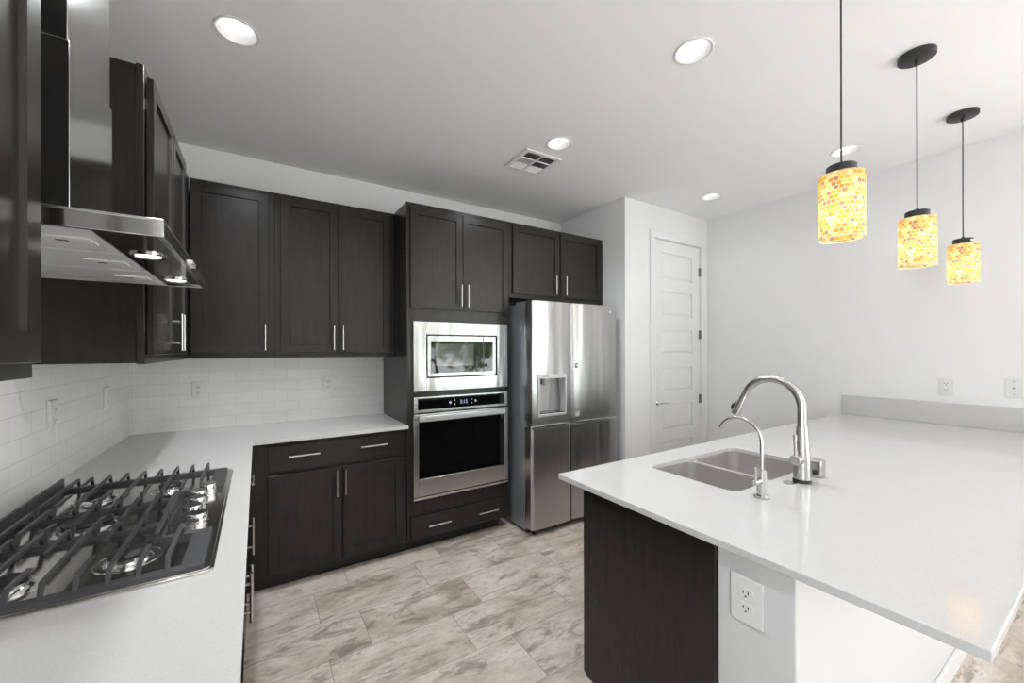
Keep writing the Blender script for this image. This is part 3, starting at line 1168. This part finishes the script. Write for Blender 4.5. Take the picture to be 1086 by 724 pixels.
# centre grate
ya, yb = -1.842, -1.630
bars = []
for x in XS[:-2]:
    if x in (0.20, 0.30):
        bars.append((x, [(ya, -1.776, 1, 0), (-1.695, yb, 0, 1)]))
    else:
        bars.append((x, [(ya, yb, 1, 1)]))
fr = [(0.068, 0.456, -1.846, -1.830), (0.068, 0.456, -1.642, -1.626), (0.434, 0.458, -1.830, -1.642), (0.068, 0.080, -1.830, -1.642)]
mb = grate(0, 0, ya, yb, bars, fr)
mb.box(0.066, 0.074, -1.846, -1.626, GB - 0.006, GT + 0.004)
mb.box(0.436, 0.456, -1.846, -1.626, GB - 0.002, GT - 0.006)
mb.build('grate', M['iron'], t, 0.0015)
# far grate
ya, yb = -1.622, -1.262
bars = []
for x in XS:
    if x == 0.50:
        bars.append((x, [(-1.545, yb, 1, 1)]))
    elif x in (0.15, 0.25, 0.35, 0.45):
        bars.append((x, [(ya, -1.480, 1, 0), (-1.395, yb, 0, 1)]))
    else:
        bars.append((x, [(ya, yb, 1, 1)]))
fr = [(0.068, 0.566, -1.286, -1.260), (0.068, 0.452, -1.624, -1.608), (0.523, 0.566, -1.532, -1.286), (0.440, 0.566, -1.550, -1.532), (0.440, 0.454, -1.608, -1.550), (0.068, 0.080, -1.608, -1.286)]
mb = grate(0, 0, ya, yb, bars, fr)
mb.box(0.066, 0.074, -1.622, -1.262, GB - 0.006, GT + 0.004)
mb.build('grate', M['iron'], t, 0.0015)
for x, y, r in ((0.405, -2.045, 0.036), (0.215, -2.075, 0.030), (0.255, -1.735, 0.052), (0.205, -1.440, 0.036), (0.400, -1.445, 0.030)):
    b = MB().lathe([(r + 0.030, 0), (r + 0.029, 0.0014), (r + 0.027, 0.0014), (r + 0.026, 0.0004), (r + 0.012, 0.0006), (r + 0.010, 0.003), (r + 0.004, 0.006), (r + 0.003, 0.013), (0, 0.013)], (x, y, PZ), 'z', 36).build('burner', M['knob'], t)
    MB().lathe([(r, 0.0135), (r + 0.003, 0.015), (r + 0.003, 0.020), (r - 0.003, 0.0245), (0, 0.026)], (x, y, PZ), 'z', 36).build('burner_cap', M['black'], b)
for x, y in ((0.522, -1.866), (0.502, -1.782), (0.507, -1.700), (0.502, -1.620), (0.524, -1.553)):
    MB().lathe([(0.028, 0), (0.028, 0.003), (0.022, 0.005), (0.0255, 0.008), (0.0260, 0.028), (0.0245, 0.031), (0, 0.031)], (x, y, PZ), 'z', 32).build('knob', M['knob'], t)

# ------------------------------------------------------------------ range hood
HX, HY0, HY1, HZ0, HZ1 = 0.510, -2.290, -1.457, 1.680, 1.718
HC = (HY0 + HY1) / 2
t = thing('range_hood', (0.0, HC, HZ0), 'stainless chimney range hood over the gas cooktop', 'range hood')
mb = MB()
th = 0.012
mb.box(0.001, HX, HY0, HY1, HZ1 - 0.004, HZ1)
mb.box(0.001, HX, HY0, HY0 + th, HZ0, HZ1 - 0.004)
mb.box(0.001, HX, HY1 - th, HY1, HZ0, HZ1 - 0.004)
mb.box(HX - th, HX, HY0 + th, HY1 - th, HZ0, HZ1 - 0.004)
mb.box(0.001, 0.016, HY0 + th, HY1 - th, HZ0, HZ1 - 0.004)
mb.build('canopy', M['hood'], t, 0.0012)
MB().box(0.392, HX - th, HY0 + th, HY1 - th, HZ0 + 0.006, HZ0 + 0.012).build('light_panel', M['darksteel'], t)
for y in (-2.025, -1.602):
    l = MB().lathe([(0.036, -0.004), (0.036, 0.001), (0.026, 0.001), (0.026, -0.002)], (0.440, y, HZ0 + 0.005), 'z', 28, close=True).build('lamp', M['chrome'], t)
    MB().lathe([(0, 0), (0.026, 0), (0.026, 0.001), (0, 0.001)], (0.440, y, HZ0 + 0.003), 'z', 24).build('lamp_lens', M['hoodlens'], l)
    sp = bpy.data.lights.new('hood_lamp', 'SPOT')
    sp.energy = HOOD_WATTS
    sp.color = (1.0, 0.98, 0.95)
    sp.spot_size = math.radians(140)
    sp.spot_blend = 0.8
    sp.shadow_soft_size = 0.02
    lo = bpy.data.objects.new('hood_lamp', sp)
    COL.objects.link(lo)
    lo.parent = t
    lo.location = (0.440, y - HC, -0.002)
fw = (HY1 - HY0 - 2 * th) / 3
for i in range(3):
    a = HY0 + th + fw * i + 0.002
    b = HY0 + th + fw * (i + 1) - 0.002
    f = MB().box(0.022, 0.388, a, b, HZ0 + 0.005, HZ0 + 0.014).build('filter', plain('filter_mesh', (0.80, 0.80, 0.79), 0.42, 0.35) if i == 0 else bpy.data.materials['filter_mesh'], t, 0.001)
    mb = MB().box(0.290, 0.370, (a + b) / 2 - 0.03, (a + b) / 2 + 0.03, HZ0 + 0.001, HZ0 + 0.0052)
    lt = mb.build('latch', M['plastic'], f, 0.001)
    MB().box(0.310, 0.330, (a + b) / 2 - 0.006, (a + b) / 2 + 0.006, HZ0 + 0.0002, HZ0 + 0.0012).build('latch_button', M['black'], f)
MB().box(0.001, 0.300, -2.030, -1.698, HZ1, 2.180).build('chimney', M['hood'], t, 0.001)
MB().box(0.001, 0.296, -2.026, -1.702, 2.180, CEIL - 0.001).build('chimney_extension', M['hood'], t, 0.001)
for y in (-1.895, -1.865, -1.835):
    MB().lathe([(0, 0), (0.0075, 0), (0.0075, 0.007), (0, 0.008)], (HX, y, 1.700), 'x', 16).build('button', M['chrome'], t)

# ------------------------------------------------------------------ peninsula
PXL, PYN, PYF = 1.756, -3.255, -2.0616
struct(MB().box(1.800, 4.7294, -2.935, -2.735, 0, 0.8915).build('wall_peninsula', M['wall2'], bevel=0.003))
struct(MB().box(1.800, 4.7294, -2.948, -2.9355, 0, 0.086).build('baseboard_peninsula', M['trim'], bevel=0.003))
t = thing('base_cabinet', (3.2, -2.45, 0), 'dark espresso sink cabinet with flat end panel under the peninsula top', 'cabinet')
mb = MB()
mb.prism([(-2.7335, 0.0), (-2.240, 0.0), (-2.240, 0.13), (-2.189, 0.13), (-2.189, 0.8915), (-2.7335, 0.8915)], 'x', 1.790, 1.808)
mb.build('end_panel', M['wood'], t, 0.001)
mb = MB()
mb.box(1.808, 4.728, -2.7335, -2.717, 0.0, 0.8915)
mb.box(1.808, 4.728, -2.717, -2.212, 0.11, 0.128)
mb.box(4.71, 4.728, -2.717, -2.212, 0.128, 0.8915)
mb.box(1.808, 4.728, -2.193, -2.189, 0.11, 0.8915)
mb.build('body', M['wood'], t)
MB().box(1.81, 4.728, -2.26, -2.248, 0, 0.11).build('toe_kick', M['kick'], t)
PF = Face('y', -2.189, 1)
for a, b, h in ((1.800, 2.14, 2.11), (2.15, 2.49, 2.46), (2.50, 2.85, 2.53), (2.86, 3.46, None), (3.47, 3.90, 3.87), (3.91, 4.34, 3.94)):
    if h is None:
        d = slab_front(PF, a, b, 0.115, 0.866).build('door', M['wood'], t, 0.002)
        handle(PF, (a + b) / 2, 0.80, d, False)
    else:
        d = shaker(PF, a, b, 0.13, 0.866).build('door', M['wood'], t)
        handle(PF, h, 0.72, d)
SX0, SX1, SY0, SY1 = 2.165, 2.842, -2.590, -2.200
t = thing('countertop', (3.24, -2.65, 0.892), 'glossy white quartz peninsula top with undermount sink cutout', 'countertop')
slab_with_holes([(PXL, PYN), (4.7285, PYN), (4.7285, PYF), (PXL, PYF)], [rounded(SX0, SX1, SY0, SY1, 0.045, 8)], 0.892, CT).build('top', M['quartz'], t, 0.0025, 2)
MB().box(4.709, 4.7285, PYN, PYF - 0.006, CT + 0.0003, 1.066).build('backsplash', M['quartz'], t, 0.002)


# double-bowl sink
def bowl(mb, x0, x1, y0, y1, zt, zb, r):
    bm = mb.bm
    prof = [(0, zt), (0.004, zb + 0.045), (0.012, zb + 0.016), (0.035, zb + 0.002), (0.07, zb)]
    loops = []
    for ins, z in prof:
        loops.append([bm.verts.new((x, y, z)) for x, y in rounded(x0 + ins, x1 - ins, y0 + ins, y1 - ins, max(r - ins * 0.4, 0.012), 8)])
    n = len(loops[0])
    for A, B in zip(loops, loops[1:]):
        for i in range(n):
            bm.faces.new((A[i], A[(i + 1) % n], B[(i + 1) % n], B[i]))
    bm.faces.new(loops[-1])


t = thing('kitchen_sink', (2.5, -2.4, 0.68), 'stainless double-bowl undermount sink in the peninsula top', 'sink')
m_sink = steel_mat('sink_steel', (0.60, 0.58, 0.56), 0.42, (6, 160, 6), 0.02)
m_sink.node_tree.nodes['Principled BSDF'].inputs['Metallic'].default_value = 0.82
for x0, x1 in ((SX0 - 0.003, 2.472), (2.498, SX1 + 0.003)):
    mb = MB()
    bowl(mb, x0, x1, SY0 - 0.003, SY1 + 0.003, 0.885, 0.690, 0.048)
    b = mb.build('bowl', m_sink, t, angle=60)
    cx, cy = (x0 + x1) / 2, -2.33
    MB().lathe([(0.045, 0.0005), (0.045, 0.003), (0.030, 0.003), (0.026, -0.002), (0, -0.002)], (cx, cy, 0.6905), 'z', 28).build('drain', M['chrome'], b)
ring_h = [rounded(SX0 - 0.003, 2.472, SY0 - 0.003, SY1 + 0.003, 0.048, 8), rounded(2.498, SX1 + 0.003, SY0 - 0.003, SY1 + 0.003, 0.048, 8)]
slab_with_holes([(SX0 - 0.02, SY0 - 0.02), (SX1 + 0.02, SY0 - 0.02), (SX1 + 0.02, SY1 + 0.0055), (SX0 - 0.02, SY1 + 0.0055)], ring_h, 0.885, 0.8915).build('flange', m_sink, t)


def arc(cy, cz, r, a0, a1, x, n=18):
    return [(x, cy + r * math.cos(math.radians(a0 + (a1 - a0) * i / n)), cz + r * math.sin(math.radians(a0 + (a1 - a0) * i / n))) for i in range(n + 1)]


# main faucet: rises at y = -2.669, spout arcs over the sink towards +y
fx, fyy = 2.500, -2.669
t = thing('kitchen_faucet', (fx, fyy, CT), 'tall brushed nickel gooseneck faucet with pull-down spray head', 'faucet')
MB().lathe([(0, 0), (0.031, 0), (0.031, 0.010), (0.029, 0.014), (0, 0.014)], (fx, fyy, CT + 0.0003), 'z', 32).build('base_ring', M['black'], t)
MB().lathe([(0.0285, 0.014), (0.0275, 0.06), (0.0275, 0.10), (0.0225, 0.165), (0.0185, 0.222), (0, 0.222)], (fx, fyy, CT), 'z', 32).build('body', M['nickel'], t)
rr = 0.112
neck = [(fx, fyy, CT + 0.221), (fx, fyy, 1.205)] + arc(fyy + rr, 1.205, rr, 180, 20, fx, 22)[1:]
MB().tube(neck, 0.0158, 18).build('spout', M['nickel'], t)
e = Vector(neck[-1])
dr = (Vector(neck[-1]) - Vector(neck[-2])).normalized()
hd = MB().tube([e - dr * 0.002, e + dr * 0.010, e + dr * 0.012, e + dr * 0.100, e + dr * 0.103], [0.0165, 0.0165, 0.0170, 0.0225, 0.0200], 20).build('spray_head', M['nickel'], t)
bpos = e + dr * 0.066
sd = Vector((0, math.cos(math.radians(12)), math.sin(math.radians(12))))
mbx = MB().tube([bpos + sd * 0.014 - dr * 0.020, bpos + sd * 0.026, bpos + sd * 0.026 + dr * 0.014, bpos + sd * 0.017 + dr * 0.024], [0.007, 0.009, 0.009, 0.006], 12)
mbx.build('spray_button', M['black'], hd)
# side lever points to the camera's left (-x)
hb = MB().cyl((fx - 0.020, fyy, 1.008), (fx - 0.062, fyy, 1.008), 0.020, 24).build('handle_hub', M['nickel'], t, 0.002)
MB().tube([(fx - 0.050, fyy, 1.020), (fx - 0.056, fyy, 1.055), (fx - 0.060, fyy, 1.108)], [0.0065, 0.0055, 0.0065], 12).build('lever', M['nickel'], hb)

# filtered-water faucet
qx, qy = 2.190, -2.668
t = thing('water_faucet', (qx, qy, CT), 'slim brushed nickel filtered-water faucet left of the gooseneck', 'faucet')
MB().lathe([(0, 0), (0.026, 0), (0.026, 0.006), (0.023, 0.009), (0, 0.009)], (qx, qy, CT + 0.0003), 'z', 28).build('base_ring', M['nickel'], t)
MB().lathe([(0.0155, 0.009), (0.0155, 0.098), (0.013, 0.100), (0, 0.100)], (qx, qy, CT), 'z', 24).build('body', M['nickel'], t)
r2 = 0.079
neck = [(qx, qy, CT + 0.099), (qx, qy, 1.107)] + arc(qy + r2, 1.107, r2, 180, 24, qx, 22)[1:]
MB().tube(neck, 0.0060, 12).build('spout', M['nickel'], t)
hb = MB().cyl((qx - 0.012, qy, 0.975), (qx - 0.052, qy, 0.975), 0.010, 18).build('handle_hub', M['nickel'], t, 0.001)
MB().tube([(qx - 0.040, qy, 0.980), (qx - 0.042, qy, 1.030)], [0.0045, 0.004], 10).build('lever', M['nickel'], hb)

tag(MB().lathe([(0.0225, 0), (0.0225, 0.003), (0.020, 0.0042), (0.008, 0.0044), (0.007, 0.0030), (0, 0.0030)], (2.443, -2.650, CT + 0.0003), 'z', 28).build('hole_cover', M['nickel']), 'small round chrome button cover on counter before the gooseneck faucet', 'cover')
t = thing('air_gap', (2.628, -2.672, CT), 'small square brushed nickel air gap behind the gooseneck faucet', 'air gap')
MB().box(2.606, 2.654, -2.694, -2.650, CT + 0.0003, 0.984).build('cap', M['nickel'], t, 0.004, 3)
MB().box(2.6045, 2.6065, -2.680, -2.664, CT + 0.012, 0.945).build('slot', M['slot'], t)


# ------------------------------------------------------------------ outlets
def outlet(face, u, z, label, hw=0.0345, hh=0.060, kind='duplex', cat='outlet', w0=0.0, th=0.0075):
    p = face.p(u, z, w0)
    t = thing('wall_outlet', p, label, cat)
    mb = MB()
    face.box(mb, u - hw, u + hw, z - hh, z + hh, w0 + 0.0003, w0 + th)
    w0 += th - 0.0055
    mb.build('cover_plate', M['plastic'], t, 0.002)
    if kind == 'coax':
        a, b = face.p(u, z, w0 + 0.005), face.p(u, z, w0 + 0.013)
        MB().cyl(a, b, 0.0048, 14).build('jack', M['nickel'], t)
        for s in (-1, 1):
            MB().cyl(face.p(u, z + s * 0.042, w0 + 0.005), face.p(u, z + s * 0.042, w0 + 0.0062), 0.0035, 12).build('screw', M['soft'], t)
        return t
    for s in (-1, 1):
        zc = z + s * 0.0195 * hh / 0.060
        mb = MB()
        n = 28
        ring0, ring1 = [], []
        for i in range(n):
            a = 2 * PI * i / n
            du = max(-0.0165, min(0.0165, 0.0185 * math.cos(a)))
            dz = max(-0.0140, min(0.0140, 0.0175 * math.sin(a)))
            ring0.append(mb.bm.verts.new(face.p(u + du * hw / 0.0345, zc + dz, w0 + 0.005)))
            ring1.append(mb.bm.verts.new(face.p(u + du * hw / 0.0345, zc + dz, w0 + 0.0078)))
        for i in range(n):
            j = (i + 1) % n
            try:
                mb.bm.faces.new((ring0[i], ring0[j], ring1[j], ring1[i]))
            except ValueError:
                pass
        mb.bm.faces.new(ring1)
        r = mb.build('receptacle', M['plastic'], t)
        mb = MB()
        for du, dz, a, b in ((-0.0065, 0.003, 0.0014, 0.0045), (0.0065, 0.003, 0.0014, 0.0038)):
            face.box(mb, u + du - a, u + du + a, zc + dz - b, zc + dz + b, w0 + 0.0070, w0 + 0.0081)
        mb.cyl(face.p(u, zc - 0.0075, w0 + 0.007), face.p(u, zc - 0.0075, w0 + 0.0081), 0.0028, 12)
        mb.build('slots', M['slot'], r)
    return t


BT = Face('y', 0.0, -1)
LT = Face('x', 0.0, 1)
RW = Face('x', 4.7294, -1)
PE = Face('x', 1.800, -1)
outlet(BT, 0.3435, 1.177, 'white duplex outlet on back wall tile below the corner cabinet')
outlet(BT, 1.139, 1.180, 'white duplex outlet on back wall tile nearest the oven tower')
outlet(LT, -1.134, 1.190, 'white outlet on left wall tile nearest the cooktop', th=0.011)
outlet(LT, -0.470, 1.190, 'white outlet on left wall tile nearest the back corner', th=0.011)
outlet(RW, -2.657, 1.178, 'white duplex outlet on right wall above the peninsula backsplash')
outlet(RW, -2.953, 1.190, 'white coax wall plate at the right edge above peninsula backsplash', kind='coax', cat='wall plate')
outlet(PE, -2.819, 0.760, 'large white duplex outlet on the white peninsula end wall', 0.0425, 0.0625)


# ------------------------------------------------------------------ ceiling fixtures
def downlight(x, y, label):
    t = thing('recessed_light', (x, y, CEIL), label, 'ceiling light', 'recessed ceiling lights')
    MB().lathe([(0.0845, 0.0), (0.0845, -0.004), (0.080, -0.006), (0.074, -0.004), (0.058, 0.030), (0.058, 0.034), (0.076, 0.034), (0.079, 0.0)], (x, y, CEIL), 'z', 48, close=True).build('trim_ring', M['baffle'], t)
    MB().lathe([(0, 0.0285), (0.0585, 0.0285), (0.0585, 0.032), (0, 0.032)], (x, y, CEIL), 'z', 40).build('lens', M['lens'], t)
    sp = bpy.data.lights.new('downlight_lamp', 'SPOT')
    sp.energy = DOWNLIGHT_WATTS[0]
    sp.color = (0.94, 0.975, 1.0)
    sp.spot_size = math.radians(150)
    sp.spot_blend = 0.9
    sp.shadow_soft_size = 0.07
    lo = bpy.data.objects.new('downlight_lamp', sp)
    COL.objects.link(lo)
    lo.parent = t
    lo.location = (0, 0, -0.012)
    return t


first = downlight(*DL[0], 'recessed ceiling light above the left countertop, largest in view')
DLL = [None, 'recessed ceiling light nearest the first pendant, over the kitchen aisle', 'recessed ceiling light beside the air vent', 'small recessed ceiling light before the white pantry door', 'recessed ceiling light seen just above the first mosaic pendant', 'recessed ceiling light above the range hood, out of view overhead']
for i in range(1, len(DL)):
    r = dup(first, (*DL[i], CEIL), DLL[i])
    for k in kids(r):
        if k.type == 'LIGHT':
            k.data = k.data.copy()
            k.data.energy = DOWNLIGHT_WATTS[i]

# air vent
t = thing('air_vent', (2.382, -0.998, CEIL), 'white square ceiling air vent with angled louvers', 'vent')
vx0, vx1, vy0, vy1 = 2.232, 2.532, -1.150, -0.845
mb = MB()
f = 0.028
zt, zb_ = CEIL - 0.0003, CEIL - 0.009
mb.box(vx0, vx1, vy0, vy0 + f, zb_, zt)
mb.box(vx0, vx1, vy1 - f, vy1, zb_, zt)
mb.box(vx0, vx0 + f, vy0 + f, vy1 - f, zb_, zt)
mb.box(vx1 - f, vx1, vy0 + f, vy1 - f, zb_, zt)
xm = (vx0 + vx1) / 2
mb.box(xm - 0.006, xm + 0.006, vy0 + f, vy1 - f, zb_, zt)
hh = (vy1 - vy0 - 2 * f) / 3
for i in (1, 2):
    mb.box(vx0 + f, vx1 - f, vy0 + f + hh * i - 0.004, vy0 + f + hh * i + 0.004, zb_, zt)
mb.build('frame', M['trim'], t, 0.001)
MB().box(vx0 + f, vx1 - f, vy0 + f, vy1 - f, CEIL - 0.0012, CEIL - 0.0002).build('duct_dark_sheet', M['slot'], t)  # flat dark sheet standing in for the dark of an open duct
for cx0, cx1 in ((vx0 + f, xm - 0.006), (xm + 0.006, vx1 - f)):
    for i in range(3):
        a, b = vy0 + f + hh * i, vy0 + f + hh * (i + 1)
        mb = MB()
        if i == 0 or (i == 1 and cx0 > xm):
            n = 5
            for k in range(n):
                yy = a + (b - a) * (k + 0.5) / n
                mb.hexa([(cx0, yy - 0.011, zb_ - 0.001), (cx1, yy - 0.011, zb_ - 0.001), (cx1, yy - 0.0095, zb_ - 0.001), (cx0, yy - 0.0095, zb_ - 0.001),
                         (cx0, yy + 0.004, zt - 0.001), (cx1, yy + 0.004, zt - 0.001), (cx1, yy + 0.0055, zt - 0.001), (cx0, yy + 0.0055, zt - 0.001)])
        elif i == 1:
            n = 5
            for k in range(n):
                xx = cx0 + (cx1 - cx0) * (k + 0.5) / n
                mb.hexa([(xx + 0.004, a, zb_), (xx + 0.0055, a, zb_), (xx + 0.0055, b, zb_), (xx + 0.004, b, zb_),
                         (xx - 0.005, a, zt - 0.001), (xx - 0.0035, a, zt - 0.001), (xx - 0.0035, b, zt - 0.001), (xx - 0.005, b, zt - 0.001)])
        else:
            n = 4
            for k in range(n):
                yy = a + (b - a) * (k + 0.5) / n
                mb.hexa([(cx0, yy + 0.006, zb_), (cx1, yy + 0.006, zb_), (cx1, yy + 0.0075, zb_), (cx0, yy + 0.0075, zb_),
                         (cx0, yy - 0.004, zt - 0.001), (cx1, yy - 0.004, zt - 0.001), (cx1, yy - 0.0025, zt - 0.001), (cx0, yy - 0.0025, zt - 0.001)])
        mb.build('louvers', M['trim'], t)
MB().tube([(xm, vy1 - f * 0.5, zb_), (xm, vy1 - f * 0.5, zb_ - 0.012)], 0.003, 8).build('damper_lever', M['trim'], t)


# pendants
def pendant(x, y, zbot, label):
    t = thing('pendant_light', (x, y, CEIL), label, 'pendant light', 'mosaic pendants over the peninsula')
    ztop = zbot + 0.220
    c = MB().lathe([(0, -0.026), (0.060, -0.026), (0.066, -0.022), (0.066, -0.0005), (0, -0.0005)], (x, y, CEIL), 'z', 40).build('canopy', M['black'], t)
    for s in (-1, 1):
        MB().lathe([(0, -0.034), (0.005, -0.034), (0.006, -0.026), (0, -0.026)], (x + s * 0.026, y + s * 0.008, CEIL), 'z', 14).build('screw', M['black'], c)
    MB().lathe([(0, -0.045), (0.006, -0.045), (0.010, -0.026), (0, -0.026)], (x, y, CEIL), 'z', 14).build('strain_relief', M['black'], c)
    MB().cyl((x, y, CEIL - 0.04), (x, y, ztop + 0.028), 0.0028, 10).build('cord', M['black'], t)
    MB().lathe([(0, 0.050), (0.005, 0.049), (0.009, 0.036), (0.040, 0.035), (0.043, 0.032), (0.043, 0.001), (0, 0.001)], (x, y, ztop), 'z', 36).build('cap', M['black'], t)
    # shade
    R, n, nz = 0.065, 64, 14
    mb = MB()
    bm = mb.bm
    rows = []
    for k in range(nz + 1):
        z = zbot + 0.220 * k / nz
        rows.append([bm.verts.new((x + R * math.cos(2 * PI * i / n), y + R * math.sin(2 * PI * i / n), z)) for i in range(n)])
    uvl = bm.loops.layers.uv.new('UVMap')
    for k in range(nz):
        for i in range(n):
            j = (i + 1) % n
            fc = bm.faces.new((rows[k][i], rows[k][j], rows[k + 1][j], rows[k + 1][i]))
            for lp, (uu, vv) in zip(fc.loops, ((i, k), (i + 1, k), (i + 1, k + 1), (i, k + 1))):
                lp[uvl].uv = (uu / n * 2 * PI * R, 0.220 * vv / nz)
    sh = mb.build('shade', M['mosaic'], t)
    MB().lathe([(R - 0.0025, 0), (R + 0.0008, 0), (R + 0.0008, 0.003), (R - 0.0025, 0.003)], (x, y, zbot - 0.001), 'z', 48, close=True).build('rim', M['baffle'], sh)
    MB().lathe([(R, 0.0), (R, 0.002), (0.03, 0.002), (0.03, 0.0)], (x, y, ztop - 0.001), 'z', 40, close=True).build('top_plate', M['baffle'], sh)
    b = MB().lathe([(0, -0.115), (0.016, -0.110), (0.027, -0.092), (0.029, -0.075), (0.022, -0.050), (0.014, -0.028), (0.014, 0.0), (0, 0.0)], (x, y, ztop), 'z', 24).build('bulb', M['bulb'], t)
    ld = bpy.data.lights.new('pendant_lamp', 'POINT')
    ld.energy = PENDANT_WATTS
    ld.color = (1.0, 0.93, 0.80)
    ld.shadow_soft_size = 0.02
    lo = bpy.data.objects.new('pendant_lamp', ld)
    COL.objects.link(lo)
    lo.parent = t
    lo.location = (0, 0, zbot + 0.075 - CEIL)
    return t


p1 = pendant(2.403, -2.830, 1.826, 'amber mosaic glass pendant light nearest the camera, largest of three')
p2 = dup(p1, (3.276, -2.830, CEIL - 0.020 + 0.0), 'amber mosaic glass pendant light, middle of three')
p2.location = (3.276, -2.830, CEIL)
for r, ang in ((p2, -75), (None, -110)):
    if r is None:
        r = p3 = dup(p1, (4.156, -2.830, CEIL), 'amber mosaic glass pendant light farthest away, smallest of three')
    zc = 1.826 + 0.220 + 0.018
    mb = MB()
    arcp = [(0.0434, math.radians(ang - 18 + 36 * i / 6)) for i in range(7)]
    lo = [mb.bm.verts.new((q * math.cos(a) + p1.location.x, q * math.sin(a) + p1.location.y, zc - 0.006)) for q, a in arcp]
    hi = [mb.bm.verts.new((q * math.cos(a) + p1.location.x, q * math.sin(a) + p1.location.y, zc + 0.006)) for q, a in arcp]
    for i in range(6):
        mb.bm.faces.new((lo[i], lo[i + 1], hi[i + 1], hi[i]))
    OFF[r.name] = p1.location.copy()
    mb.build('cap_label', M['plastic'], r)
